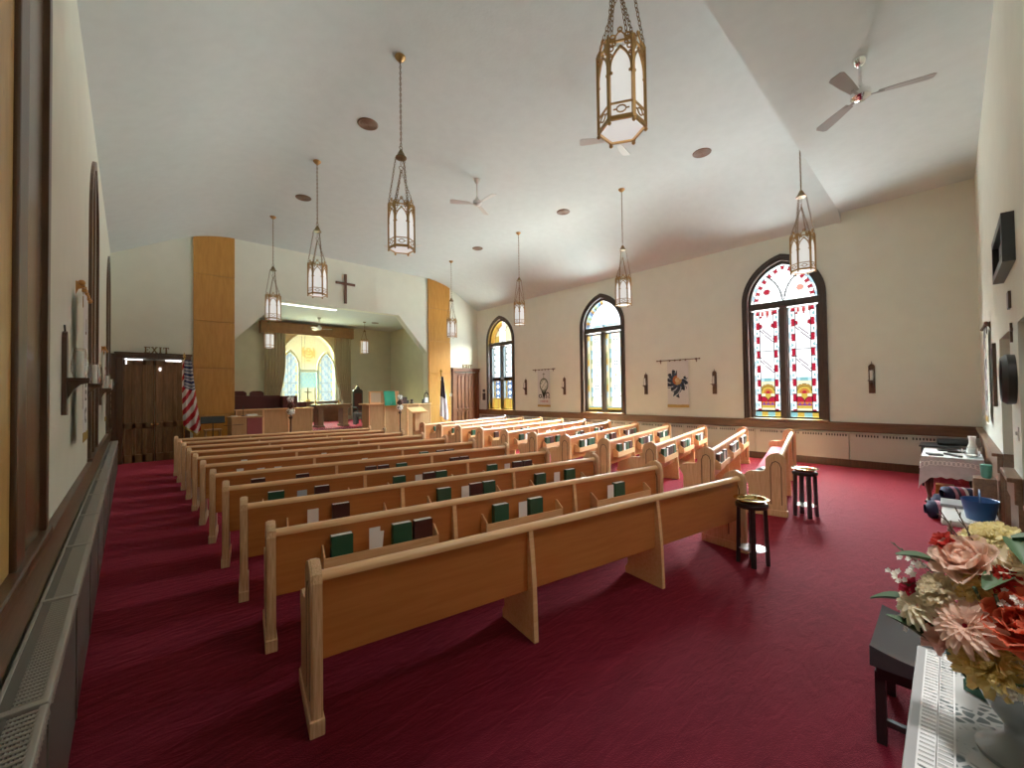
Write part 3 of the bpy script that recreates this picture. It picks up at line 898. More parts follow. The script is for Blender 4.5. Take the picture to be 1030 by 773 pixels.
# ================================================================== LANTERNS
def lantern():
    t = thing('hanging_lantern', 'x', 'lantern', (0, 0, 0), 0, 'gold gothic hanging lanterns')
    R, z0, z1, zb = .180, 3.86, 4.44, 5.18
    def hexp(k, r=R): a = pi / 6 + k * pi / 3; return Vector((r * cos(a), r * sin(a), 0))
    cage = MB(); crest = MB()
    for k in range(6):
        tr = MB()
        A, B = hexp(k), hexp(k + 1); ex = (B - A).normalized(); en = Vector((ex.y, -ex.x, 0)); W = (B - A).length
        fn = lambda a, b, d, A=A, ex=ex, en=en: tuple(A + ex * a + en * d + Vector((0, 0, b)))
        # corner post
        cage.box(-.012, .012, -.012, .012, z0 - .02, z1 + .03, 0, Matrix.Translation(A) @ Matrix.Rotation(pi / 6 + k * pi / 3, 4, 'Z'))
        cage.ball((A.x, A.y, z0 - .035), .016, 8, 6)
        # rails at the foot
        cage.box(0, W, -.008, .008, 0, .035, 0, Matrix(((ex.x, en.x, 0, A.x), (ex.y, en.y, 0, A.y), (0, 0, 1, z0 - .02), (0, 0, 0, 1))))
        cage.box(0, W, -.006, .006, 0, .012, 0, Matrix(((ex.x, en.x, 0, A.x), (ex.y, en.y, 0, A.y), (0, 0, 1, z0 + .105), (0, 0, 0, 1))))
        # rosette
        c = W / 2
        for rr in (.026,):
            pts = [fn(c + rr * 1.35 * cos(q * pi / 5), z0 + .06 + rr * sin(q * pi / 5), .004) for q in range(10)]
            tr.tube(pts, .006, 5, 0, True)
        for q in (-1, 1): tr.tube([fn(c + q * .033, z0 + .06, .004), fn(c + q * .06, z0 + .06, .004)], .006, 5)
        tr.build('rosette', 'lantern_gold', t, 60)
        # open arch band with small rings in the spandrels
        ia = arch(W / 2 - .020, z1 - .24, z1 - .20, .150, 8); oa = arch(W / 2 - .006, z1 - .24, z1 - .20, .172, 8)
        cage.ring([(W / 2 + x, z) for x, z in oa], [(W / 2 + x, z) for x, z in ia], fn, -.006, .006, 0, False)
        for q in (-1, 1):
            for (ox, oz, rr) in ((.068, -.045, .018), (.046, -.012, .013), (.075, -.095, .011)):
                cage.tube([fn(W / 2 + q * ox + rr * cos(p_ * pi / 4), z1 + oz + rr * sin(p_ * pi / 4), 0) for p_ in range(8)], .0065, 5, 0, True)
        for q in (-1, 1): cage.ball(fn(W / 2 + q * (W / 2 - .022), z1 - .235, .003), .012, 6, 4)
        # crest scrolls and finial above
        for q in (-1, 1):
            pts = [fn(W / 2 + q * (.028 + .026 + .022 * cos(s * pi / 4)), z1 + .035 + .024 * sin(s * pi / 4), 0) for s in range(8)]
            crest.tube(pts, .0065, 5, 0, True)
        for q in (-1, 1):
            pts = [fn(W / 2 + q * (.075 + .013 * cos(s_ * pi / 4)), z1 + .022 + .016 * sin(s_ * pi / 4), 0) for s_ in range(8)]
            crest.tube(pts, .006, 5, 0, True)
        crest.tube([tuple(A + Vector((0, 0, z1))), tuple(A + Vector((0, 0, z1 + .06)))], [.011, .004], 6)
        crest.tube([fn(0.0, z1 + .01, 0), fn(W * .25, z1 + .03, 0), fn(W / 2, z1 + .085, 0), fn(W * .75, z1 + .03, 0), fn(W, z1 + .01, 0)], .007, 5)
        pts = [fn(W / 2 + .016 * cos(s * pi / 4), z1 + .09 + .018 * sin(s * pi / 4), 0) for s in range(8)]
        crest.tube(pts, .0065, 5, 0, True)
        cage.box(0, W, -.006, .006, 0, .014, 0, Matrix(((ex.x, en.x, 0, A.x), (ex.y, en.y, 0, A.y), (0, 0, 1, z1 - .002), (0, 0, 0, 1))))
    cage.build('cage', 'lantern_gold', t); crest.build('crest', 'lantern_gold', t, 60)
    for k in range(6):
        A, B = hexp(k, R - .012), hexp(k + 1, R - .012)
        g = MB(); g.add([(A.x, A.y, z0), (B.x, B.y, z0), (B.x, B.y, z1 - .03), (A.x, A.y, z1 - .03)], [(0, 1, 2, 3)]); g.build('glass_panel', 'lantern_glass', t)
    g = MB(); g.add([tuple(hexp(k, R - .02) + Vector((0, 0, z0 - .01))) for k in range(6)], [tuple(range(6))]); g.build('base_glass', 'lantern_glass', t)
    def links(mb, P, Q, size=.024, wire=.0035):
        P, Q = Vector(P), Vector(Q); d = (Q - P); n = max(2, int(d.length / (size * 1.55))); d.normalize()
        a = d.orthogonal().normalized(); b = d.cross(a)
        for i in range(n):
            c = P + (Q - P) * ((i + .5) / n); s = a if i % 2 else b
            pts = [c + d * (size * cos(q * pi / 4)) + s * (size * .5 * sin(q * pi / 4)) for q in range(8)]
            mb.tube(pts, wire, 4, 0, True)
    for k in range(6):
        if k % 2 == 0:
            c = MB(); A = hexp(k); links(c, A + Vector((0, 0, z1 + .03)), hexp(k, .072) + Vector((0, 0, zb))); c.build('side_chain', 'bronze', t, 60)
    c = MB(); c.tube([(.03 * cos(q * pi / 6), 0, zb - .15 + .03 * sin(q * pi / 6)) for q in range(12)], .005, 5, 0, True)
    links(c, (0, 0, zb - .11), (0, 0, zb))
    for k in (1, 3, 5): links(c, (0, 0, zb - .18), hexp(k) + Vector((0, 0, z1 + .03)))
    c.build('inner_chain', 'bronze', t, 60)
    c = MB(); c.lathe([(.078, 0), (.080, .018), (.062, .028), (.045, .075), (.03, .10), (.022, .12), (.0001, .13)], (0, 0, zb - .01), 18); c.tube([(.024 * cos(q * pi / 5), 0, zb + .145 + .024 * sin(q * pi / 5)) for q in range(10)], .006, 5, 0, True); c.build('bell_cap', 'bronze', t, 50)
    c = MB(); links(c, (0, 0, zb + .17), (0, 0, ZC - .05), .026, .0045); c.tube([(0, 0, zb + .16), (0, 0, ZC - .02)], .003, 5); c.build('chain', 'bronze', t, 60)
    c = MB(); c.lathe([(.012, -.075), (.03, -.06), (.05, -.05), (.062, -.03), (.075, -.02), (.078, 0)], (0, 0, ZC), 20); c.build('ceiling_rose', 'lantern_gold', t, 50)
    return t
lp = lantern(); k = 0
for side, x in (('left', 2.849), ('right', 8.696)):
    for r in range(4):
        lab = f'gold hexagonal hanging lantern, {side} row, ' + ('nearest the camera' if r == 0 else 'second from the camera' if r == 1 else 'third from the camera' if r == 2 else 'farthest over the front pews')
        loc = (x, 1.735 + 3.60 * r, -.02 if r == 0 else 0)
        loc = (x, 1.735 + 3.60 * r, 0)
        if k == 0: lp.location = loc; lp['label'] = lab; lp.rotation_euler.z = radians(31)
        else: dup(lp, loc, radians((31, 2, 12, 17, 19, 31, 15, 8)[k]), lab)
        k += 1
def small_lantern(x, y, label, first=None):
    if first: return dup(first, (x, y, 0), 0, label)
    t = thing('chancel_lantern', label, 'lantern', (x, y, 0), 0, 'small lanterns in the chancel')
    c = MB(); R = .17
    for k in range(6):
        a = pi / 6 + k * pi / 3; p = (R * cos(a), R * sin(a))
        c.box(p[0] - .012, p[0] + .012, p[1] - .012, p[1] + .012, 3.58, 4.16); b = a + pi / 3; q = (R * cos(b), R * sin(b))
        for z in (3.6, 4.12, 3.70): c.tube([(*p, z), (*q, z)], .012, 5)
        c.tube([(*p, 4.13), ((p[0] + q[0]) / 2, (p[1] + q[1]) / 2, 4.22), (*q, 4.13)], .01, 5)
    c.build('cage', 'lantern_gold', t)
    g = MB(); g.lathe([(R - .02, 3.6), (R - .02, 4.12)], (0, 0, 0), 6); g.build('glass_panel', 'lantern_glass', t)
    c = MB()
    for k in range(3):
        a = pi / 6 + k * 2 * pi / 3; c.tube([(R * cos(a), R * sin(a), 4.14), (.03 * cos(a), .03 * sin(a), 4.58)], .007, 5)
    c.tube([(0, 0, 4.58), (0, 0, 4.98)], .007, 5); c.lathe([(.05, -.03), (.08, .004)], (0, 0, CH_Z), 14); c.lathe([(.06, 4.56), (.04, 4.60), (.0001, 4.66)], (0, 0, 0), 12); c.build('chain', 'bronze', t)
    return t
sl0 = small_lantern(7.68, 17.85, 'small gold lantern hanging at the right of the chancel window')
small_lantern(3.92, 17.85, 'small gold lantern hanging at the left of the chancel window', sl0)

# ================================================================== CEILING FANS
def fan(label, x, y, zc, zh, rb, ang0, dark=False, group='ceiling fans'):
    t = thing('ceiling_fan', label, 'fan', (x, y, 0), ang0, group)
    body = 'chrome' if dark else 'fan_white'; bl = 'fan_grey' if dark else 'fan_white'
    c = MB(); c.lathe([(.025, -.10), (.055, -.07), (.075, -.02), (.078, 0)], (0, 0, zc), 20); c.build('canopy', body, t, 50)
    c = MB(); c.tube([(0, 0, zh + .08), (0, 0, zc - .06)], .015, 8); c.build('downrod', body, t, 50)
    c = MB(); c.lathe([(.0001, -.07), (.05, -.065), (.075, -.045), (.10, -.03), (.10, .035), (.075, .06), (.045, .085), (.02, .14), (.02, .15)], (0, 0, zh), 24); c.build('motor', body, t, 40)
    for k in range(3):
        M = Matrix.Rotation(k * 2 * pi / 3, 4, 'Z') @ Matrix.Translation((0, 0, zh - .02)) @ Matrix.Rotation(radians(11), 4, 'X')
        b = MB(); pts = [(.16, -.045), (rb * .6, -.065), (rb - .03, -.075), (rb, -.045), (rb, .05), (rb - .04, .075), (rb * .6, .065), (.16, .045)]
        b.prism(pts, lambda a, bb, d, M=M: tuple(M @ Vector((a, bb, d))), -.004, .004)
        b.box(.07, .22, -.014, .014, -.012, -.003, 0, M)
        b.build('blade', bl, t)
    return t
fan('white three-blade ceiling fan above the middle pews, between lantern rows', 5.80, 7.30, ZC, 6.12, .62, radians(150))
fan('white three-blade ceiling fan partly hidden behind the nearest left lantern', 6.02, 3.82, ZC, 6.08, .58, radians(10))
fan('white three-blade ceiling fan partly hidden behind the second left lantern', 6.0, 11.0, ZC, 6.10, .62, radians(165))
fan('grey three-blade ceiling fan with shiny motor near the back wall', 6.50, .67, ZR, 5.35, .66, radians(47), True)
fan('small white ceiling fan in the chancel in front of the valance', 5.80, 18.0, CH_Z, 4.55, .50, radians(-20))
for k, (x, y, lab) in enumerate(((3.13, 7.08, 'brown round ceiling speaker left of the second left lantern'), (3.13, 10.83, 'brown round ceiling speaker near the third left lantern'), (8.60, 3.39, 'brown round ceiling speaker right of the nearest lantern'), (8.60, 7.08, 'brown round ceiling speaker at the middle of the right row'), (8.60, 10.83, 'brown round ceiling speaker farthest in the right row'))):
    if k == 0:
        t = s0 = thing('ceiling_speaker', lab, 'speaker', (x, y, ZC), 0, 'round brown ceiling speakers')
        c = MB(); c.lathe([(.125, -.006), (.16, -.018), (.178, -.008), (.18, 0)], (0, 0, 0), 28); c.build('rim', 'speaker_brown', t, 40)
        c = MB()
        for r in (.03, .055, .08, .105, .125): c.lathe([(r - .009, -.010), (r, -.014), (r + .009, -.010)], (0, 0, 0), 24)
        c.lathe([(.0001, -.009), (.128, -.007)], (0, 0, 0), 24); c.build('grille', 'speaker_brown', t, 40)
    else: dup(s0, (x, y, ZC), 0, lab)
c = MB(); c.lathe([(.0001, -.012), (.15, -.012), (.17, 0)], (0, 0, 0), 20); o = c.build('ceiling_vent', 'speaker_brown'); o.location = (8.15, 17.8, CH_Z); tag(o, 'round brown vent in the chancel ceiling', 'vent')
t = thing('lit_strip', 'long pale glowing strip for the lit chancel ceiling band behind the opening', 'strip', (4.75, YF + .62, CH_Z + .003))
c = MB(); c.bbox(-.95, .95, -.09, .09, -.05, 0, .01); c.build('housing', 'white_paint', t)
c = MB(); c.bbox(-.92, .92, -.06, .06, -.085, -.05, .02); c.build('lit_face', 'strip_glow', t)  # glowing face stands for the lit band behind the chancel header

# ================================================================== FRONT: cross, flags, furniture
mb = MB(); t = thing('wall_cross', 'dark wooden cross hung on the wall above the chancel opening', 'cross', (XC, YF, 5.10))
c = MB(); c.bbox(-.045, .045, -.06, -.005, 0, 1.08, .006); c.build('upright', 'cross_wood', t)
c = MB(); c.bbox(-.35, .35, -.066, -.004, .68, .77, .006); c.build('crossbar', 'cross_wood', t)

# low oak chancel fronts
def oak_front(name, label, x0, x1, y0, y1, z1, n):
    t = thing(name, label, 'rail', ((x0 + x1) / 2, (y0 + y1) / 2, 0)); w = (x1 - x0) / 2; d = (y1 - y0) / 2
    c = MB(); c.box(-w, w, -d, d, 0, z1 - .04); c.build('panel', 'chancel_oak', t)
    c = MB(); c.bbox(-w - .03, w + .03, -d - .05, d + .03, z1 - .04, z1, .01); c.build('cap', 'oak', t)
    for i in range(n + 1):
        c = MB(); xx = -w + 2 * w * i / n; c.bbox(max(-w, xx - .03), min(w, xx + .03), -d - .018, -d, 0, z1 - .04, .004); c.build('stile', 'oak', t)
    return t
oak_front('chancel_screen', 'low oak panel screen in front of the choir seats, left of chancel', OX0 + .02, 4.56, YF - .22, YF - .14, 1.35, 3)
oak_front('chancel_screen', 'low oak panel screen beside the pulpit, right of chancel', 7.60, OX1 - .0, YF - .22, YF - .14, 1.36, 3)
# pulpit
t = thing('pulpit', 'oak pulpit with raised framed front and green cloth over its edge', 'pulpit', (6.84, YF - .58, 0))
c = MB(); c.prism([(-.60, 0), (.60, 0), (.60, 1.40), (-.60, 1.40)], XZ, -.30, .25); c.build('body', 'chancel_oak', t)
c = MB()
for xx in (-.60, -.02, .56): c.bbox(xx, xx + .04, -.32, -.30, 0, 1.38, .005)
c.build('stile', 'oak', t)
c = MB(); c.bbox(-.72, .66, -.38, .28, 1.38, 1.43, .01); c.build('shelf', 'oak', t)
c = MB(); c.box(-.54, .56, -.26, -.21, 1.43, 1.86); c.bbox(-.57, .59, -.29, -.19, 1.83, 1.87, .008)
for xx in (-.56, -.10, .10, .52): c.bbox(xx, xx + .05, -.285, -.20, 1.43, 1.85, .006)
c.build('reading_front', 'oak', t)
c = MB(); c.box(-.49, -.10, -.262, -.2595, 1.47, 1.82); c.build('inset_panel', 'beige_paper', t)
mb = MB(); y0 = YF - .58
def gc(u, v):
    x = 6.81 + u * .44 + (.02 if v < .2 else 0) * (u - .5)
    s = v
    return (x, y0 - .305 - .09 * min(1, (1 - v) * 1.25) - .006 * sin(u * 9) * (1 - v), 1.34 + .535 * v)
mb.grid(12, 8, gc); mb.grid(12, 2, lambda u, v: (6.81 + u * .44, y0 - .305 + v * .13, 1.876))
o = mb.build('pulpit_cloth', 'green_cloth', None, 50, False); tag(o, 'bright green cloth hanging over the pulpit front', 'cloth')
mb = MB(); mb.grid(24, 1, lambda u, v: (6.81 + u * .44, y0 - .398 + .002 * (int(u * 24) % 2), 1.28 + .06 * v)); o2 = mb.build('fringe', 'gold_fringe', o, 0, False)
mb = MB(); mb.box(7.0, 7.12, y0 - .402, y0 - .399, 1.44, 1.465); mb.box(7.045, 7.075, y0 - .402, y0 - .399, 1.385, 1.50); mb.build('emblem', 'teal_plastic', o)
# small lectern
t = thing('lectern', 'plain oak lectern with sloped top in front of the pulpit screen', 'lectern', (8.18, 14.2, -.04))
c = MB(); c.bbox(-.14, .14, -.10, .10, .04, 1.10, .01); c.build('post', 'chancel_oak', t)
c = MB(); c.bbox(-.24, .24, -.2, .2, .04, .09, .01); c.build('base', 'chancel_oak', t)
c = MB(); c.bbox(-.34, .34, -.24, .24, -.02, .02, .008, 0, Matrix.Translation((0, 0, 1.17)) @ Matrix.Rotation(radians(22), 4, 'X')); c.bbox(-.34, .34, -.25, -.22, .0, .05, .005, 0, Matrix.Translation((0, 0, 1.17)) @ Matrix.Rotation(radians(22), 4, 'X')); c.build('desk_top', 'oak', t)
# topiary stands
def topiary(x, y, h, label):
    t = thing('topiary_stand', label, 'stand', (x, y, 0), 0, 'ball topiary stands')
    c = MB(); c.lathe([(.16, 0), (.16, .03), (.06, .06), (.03, .10), (.028, h - .65), (.055, h - .60), (.06, h - .56), (.03, h - .54), (.018, h - .5), (.018, h)], (0, 0, 0), 16); c.build('pole', 'dark_wood', t, 40)
    rnd = random.Random(3)
    for j, (zz, r, mm) in enumerate(((h - .40, .115, 'paper'), (h - .20, .11, 'dark_cover'), (h - .02, .09, 'paper'))):
        c = MB(); c.ball((0, 0, zz), r * .8, 12, 8)
        for q in range(46):
            u = rnd.uniform(-1, 1); a = rnd.uniform(0, 2 * pi); s = sqrt(1 - u * u)
            c.ball((r * .85 * s * cos(a), r * .85 * s * sin(a), zz + r * .85 * u), .030, 6, 4, 1 if rnd.random() < .3 else 0)
        c.build('flower_ball', [mm, 'dark_cover' if mm == 'paper' else 'red_vinyl'], t, 60)
topiary(3.66, 14.0, 1.66, 'dark ball topiary stand in front of the left oak screen')
topiary(7.33, 13.95, 1.66, 'dark ball topiary stand between the pulpit and the lectern')
# organ console with red cloth, music stand
t = thing('organ_console', 'small wooden organ console with a red cloth back below the screen', 'organ', (2.30, 13.75, 0))
c = MB(); c.bbox(-.26, .10, -.30, .35, 0, 1.15, .01); c.bbox(-.28, .50, -.32, .38, 1.15, 1.19, .008); c.build('case', 'chancel_oak', t)
c = MB(); c.bbox(.10, .48, -.31, .35, 0, 1.15, .01); c.build('cloth_back', 'red_vinyl', t)
c = MB(); c.tube([(.02, -.35, .98), (-.45, -.35, .97)], .008, 6); c.build('arm', 'near_black', t)
mb = MB(); mb.bbox(0, .26, 0, .20, 0, .045, .004); o = mb.build('paper_stack', 'paper'); o.location = (2.45, 13.7, 1.191); tag(o, 'white stack of papers on the organ console', 'papers')
mb = MB(); mb.bbox(0, .15, 0, .16, 0, .02, .003); o = mb.build('paper_stack', 'paper'); o.location = (2.08, 13.72, 1.191); tag(o, 'thin white paper pad at the left end of the organ console', 'papers')
t = thing('desk_lamp', 'thin black gooseneck microphone on the organ console', 'microphone', (2.36, 13.74, 1.19))
c = MB(); c.lathe([(.05, 0), (.05, .015), (.012, .02)], (0, 0, 0), 14); c.build('base', 'near_black', t); c = MB(); c.tube([(0, 0, .02), (0, 0, .30)], .007, 6); c.build('stem', 'near_black', t)
t.name = 'microphone'
t = thing('music_stand', 'black music stand in front of the organ console', 'music stand', (1.66, 13.7, 0))
c = MB(); c.bbox(-.27, .27, -.02, .0, 0, .20, .006, 0, Matrix.Translation((0, 0, 1.03)) @ Matrix.Rotation(radians(-20), 4, 'X')); c.bbox(-.27, .27, -.06, .0, 0, .012, .004, 0, Matrix.Translation((0, 0, 1.03)) @ Matrix.Rotation(radians(-20), 4, 'X')); c.build('desk', 'near_black', t)
c = MB(); c.tube([(0, .03, .25), (0, .03, 1.10)], .013, 8); c.build('pole', 'near_black', t)
for k in range(3):
    c = MB(); a = k * 2 * pi / 3 + .4; c.tube([(0, .03, .27), (.28 * cos(a), .03 + .28 * sin(a), .01)], .010, 6); c.build('leg', 'near_black', t)
t = thing('stool', 'small pale wooden stool behind the music stand', 'stool', (1.72, 14.25, 0))
c = MB(); c.bbox(-.2, .2, -.16, .16, .80, .84, .01); c.build('seat', 'chancel_oak', t)
for sx in (-1, 1):
    for sy in (-1, 1):
        c = MB(); c.tube([(sx * .16, sy * .12, .8), (sx * .2, sy * .15, 0)], .018, 6); c.build('leg', 'chancel_oak', t)

# flags
def flag(name, label, x, y, top, colfn, z0, z1, wtop, wbot, finial, skew):
    t = thing(name, label, 'flag', (x, y, 0))
    c = MB(); c.lathe([(.15, 0), (.15, .03), (.05, .07), (.03, .12), (.0001, .13)], (0, 0, 0), 18); c.build('base', 'brass', t, 40)
    c = MB(); c.tube([(0, 0, .1), (0, 0, top)], .014, 8); c.build('pole', 'brass', t, 50)
    c = MB()
    if finial == 'cross': c.box(-.012, .012, -.01, .01, top, top + .20); c.box(-.06, .06, -.01, .01, top + .11, top + .135)
    else: c.lathe([(.0001, 0), (.03, .02), (.035, .05), (.02, .09), (.0001, .17)], (0, 0, top - .01), 10)
    c.build('finial', 'brass', t)
    c = MB()
    def fn(u, v):
        d = 1 - v; w = wtop + (wbot - wtop) * min(1, d * 1.15)
        x = (u - .22) * w + skew * d * d
        yy = -.045 + .045 * sin(u * 13 + d * 2) * (.35 + .65 * d)
        zz = z1 - (z1 - z0) * d * (1 - .16 * abs(u - .75)) 
        return (x, yy, zz)
    c.grid(44, 70, fn, 0, colfn); c.build('cloth', 'painted_cloth', t, 70, False)
    return t
def us(u, v):
    d = 1 - v
    if d > .97 or u < .012: return (.45, .30, .07)
    if d < .40 and u > .20 - .1 * d:
        a, b = (u * 11) % 1, (d * 20) % 1
        return (.75, .75, .75) if (a - .5) ** 2 + (b - .5) ** 2 < .07 else (.018, .03, .10)
    return (.42, .02, .03) if int((d * 1.6 + u * .55) * 7.5) % 2 else (.72, .68, .64)
flag('american_flag', 'red, white and blue striped flag with gold fringe hanging by the left column', 1.06, 13.9, 2.80, us, .72, 2.74, .20, .38, 'spear', .06)
def cf(u, v):
    d = 1 - v
    if d < .50 and abs(u - .5) < .55 - .2 * (d < .1): return (.02, .012, .022) if u < .86 else (.7, .7, .7)
    return (.78, .78, .80)
flag('christian_flag', 'white flag with dark upper corner and cross finial, by the right column', 9.36, 14.3, 2.55, cf, .62, 2.45, .12, .42, 'cross', .02)

# choir seats
def highchair(name, label, x, y, z, mat, cush, hback, w=.5, pointed=True, group=None):
    t = thing(name, label, 'chair', (x, y, z), 0, group)
    c = MB()
    if pointed:
        pts = [(-w / 2, .40), (w / 2, .40), (w / 2, hback - .22), (w * .36, hback - .16), (w * .24, hback - .14), (w * .08, hback - .03), (0, hback), (-w * .08, hback - .03), (-w * .24, hback - .14), (-w * .36, hback - .16), (-w / 2, hback - .22)]
    else:
        pts = [(-w / 2, .40), (w / 2, .40), (w / 2, hback - .07), (w * .42, hback - .03), (w * .25, hback), (-w * .25, hback), (-w * .42, hback - .03), (-w / 2, hback - .07)]
    c.prism(pts, XZ, .20, .26)
    if pointed: c.ball((0, .23, hback + .03), .03, 8, 6)
    c.build('backrest', mat, t)
    c = MB(); c.bbox(-w * .36, w * .36, .185, .20, .55, hback - .32, .006); c.build('back_pad', cush, t)
    c = MB(); c.bbox(-w / 2, w / 2, -.25, .22, .38, .44, .01); c.build('seat', mat, t)
    c = MB(); c.bbox(-w / 2 + .03, w / 2 - .03, -.24, .18, .44, .50, .02); c.build('seat_pad', cush, t)
    for sx in (-1, 1):
        c = MB(); c.bbox(sx * w / 2 - .03, sx * w / 2 + .03, -.25, .24, .64, .69, .012); c.build('arm', mat, t)
        for yy in (-.22, .22):
            c = MB(); c.bbox(sx * (w / 2 - .03) - .025, sx * (w / 2 - .03) + .025, yy - .025, yy + .025, 0, .40 if yy > 0 else .64, .006); c.build('leg', mat, t)
    return t
for k, x in enumerate((2.70, 3.21)):
    highchair('choir_chair', ('dark red choir chair with rounded back, at far left of chancel' if k == 0 else 'dark red choir chair with rounded back, second from the left column'), x, 16.15, PLAT, 'choir_red', 'choir_red', 1.38, .42, False, 'dark red choir chairs')
t = thing('choir_bench', 'long dark red choir bench behind the left oak screen', 'bench', (3.25, 15.75, PLAT))
c = MB(); c.bbox(-.95, .55, .05, .12, .0, 1.22, .015); c.build('backrest', 'choir_red', t); c = MB(); c.bbox(-.95, .55, -.30, .05, .36, .45, .015); c.build('seat', 'choir_red', t)
c = MB(); c.bbox(.55, 1.0, -.30, .12, .0, 1.20, .012); c.build('end_desk', 'choir_red', t)
t = thing('music_rack', 'low dark red reading desk at the right end of the choir bench', 'desk', (4.42, 15.7, PLAT))
c = MB(); c.bbox(-.14, .14, -.2, .2, 0, .98, .012); c.build('body', 'choir_red', t)
t.name = 'reading_desk'
# altar table with candles; retable below the window with a cross
t = thing('altar_table', 'wooden altar table with two broad legs on the chancel platform', 'table', (5.62, 16.1, PLAT))
c = MB(); c.bbox(-.68, .66, -.32, .32, .79, .86, .01); c.bbox(-.62, .60, -.28, .28, .70, .79, .008); c.build('tabletop', 'rail_wood_x', t)
for sx in (-.46, .44):
    c = MB(); c.bbox(sx - .10, sx + .10, -.24, .24, 0, .70, .012); c.bbox(sx - .13, sx + .13, -.28, .28, 0, .08, .01); c.build('leg', 'rail_wood_x', t)
def candle(x, y, z, h, label, group='altar candles'):
    t = thing('candlestick', label, 'candlestick', (x, y, z), 0, group)
    c = MB(); c.lathe([(.06, 0), (.06, .015), (.02, .03), (.018, .12), (.045, .14), (.045, .15)], (0, 0, 0), 14); c.build('holder', 'brass', t, 40)
    c = MB(); c.lathe([(.018, .15), (.018, h), (.003, h + .01), (.003, h + .03)], (0, 0, 0), 10); c.build('candle', 'candle', t, 40)
candle(5.04, 16.1, PLAT + .861, .62, 'white candle in a brass holder, left end of the altar table')
candle(5.88, 16.1, PLAT + .861, .62, 'white candle in a brass holder, right end of the altar table')
mb = MB(); mb.bbox(-.22, .22, -.14, .14, 0, .03, .004); o = mb.build('open_book', 'paper'); o.location = (5.45, 16.05, PLAT + .861); tag(o, 'pale open book lying on the altar table', 'book')
t = thing('retable', 'long dark wooden shelf below the chancel window', 'shelf', (6.0, 19.46, PLAT))
c = MB(); c.bbox(-1.12, 1.12, -.10, .10, .0, .88, .01); c.build('body', 'rail_wood_x', t); c = MB(); c.bbox(-1.16, 1.16, -.12, .11, .88, .93, .008); c.build('top_board', 'rail_wood_x', t)
t = thing('altar_cross', 'small brass cross on the shelf before the chancel window', 'cross', (5.78, 19.46, PLAT + .931))
c = MB(); c.bbox(-.11, .11, -.07, .07, 0, .04, .006); c.bbox(-.07, .07, -.05, .05, .04, .09, .006); c.build('base', 'brass', t)
c = MB(); c.box(-.02, .02, -.012, .012, .09, .60); c.box(-.15, .15, -.012, .012, .38, .42); c.build('cross_arms', 'bronze', t)
# gothic chairs and the dark things on the right of the chancel
highchair('clergy_chair', 'dark carved high-backed chair with pointed top, right of the altar', 7.05, 16.9, PLAT, 'near_black', 'choir_red', 1.58, .42, True)
t = thing('carved_frame', 'small dark pointed frame with a pale panel on the right end of the oak screen', 'frame', (9.04, YF - .18, 1.3605))
c = MB(); A_ = arch(.115, .0, .30, .17, 6); B_ = arch(.085, .03, .29, .13, 6); c.ring(A_, B_, XZ, -.02, .02); c.ball((0, 0, .50), .022, 8, 6); c.bbox(-.13, .13, -.04, .04, 0, .03, .005); c.build('frame', 'near_black', t)
c = MB(); c.box(-.085, .085, -.003, .003, .03, .24); c.build('panel', 'paper', t)
c = MB(); c.lathe([(.05, 0), (.055, .04), (.045, .14), (.02, .17), (.0001, .175)], (-.13, -.05, 0), 12); o = c.build('urn', 'near_black', None, 50); o.location = (8.98, YF - .17, 1.3605); tag(o, 'small dark jar beside the pointed frame on the oak screen', 'urn')
t = thing('piano', 'black upright piano behind the pulpit and screen', 'piano', (8.45, 16.6, PLAT))
c = MB(); c.bbox(-.70, .72, 0, .5, 0, .92, .012); c.build('case', 'near_black', t); c = MB(); c.bbox(-.70, .72, -.30, 0, .62, .72, .01); c.build('keyboard_shelf', 'near_black', t)
t = thing('picture_stand', 'small dark square frame standing on the oak screen near the pulpit', 'frame', (8.03, YF - .17, 1.3605))
c = MB(); c.bbox(-.12, .12, -.015, .02, 0, .27, .006); c.build('frame', 'near_black', t); c = MB(); c.box(-.09, .09, -.018, -.014, .03, .24); c.build('picture', 'dark_cover', t)
mb = MB(); mb.lathe([(.075, 0), (.08, .03), (.04, .06), (.035, .09), (.06, .12), (.05, .17), (.0001, .18)], (0, 0, 0), 14); o = mb.build('urn', 'near_black', None, 50); o.location = (8.36, YF - .17, 1.3605); tag(o, 'small black footed urn at the middle of the right oak screen', 'urn')
t = thing('organ_bench', 'low black bench at the foot of the clergy chair', 'bench', (6.72, 16.35, PLAT))
c = MB(); c.bbox(-.14, .55, -.15, .15, .30, .46, .01); c.build('seat', 'near_black', t)
for sx in (-.10, .50):
    c = MB(); c.bbox(sx - .03, sx + .03, -.13, .13, 0, .30, .006); c.build('leg', 'near_black', t)
# hymn board left corner
t = thing('hymn_board', 'narrow dark hymn board with pale number cards beside the left door', 'board', (XL - .003, YF - .45, 1.25), pi / 2)
c = MB(); c.bbox(-.12, .12, -.03, 0, 0, .98, .006); c.build('board', 'dark_wood', t)
for k in range(5):
    c = MB(); c.box(-.07, .07, -.036, -.031, .10 + k * .17, .20 + k * .17); c.build('number_card', 'beige_paper', t)

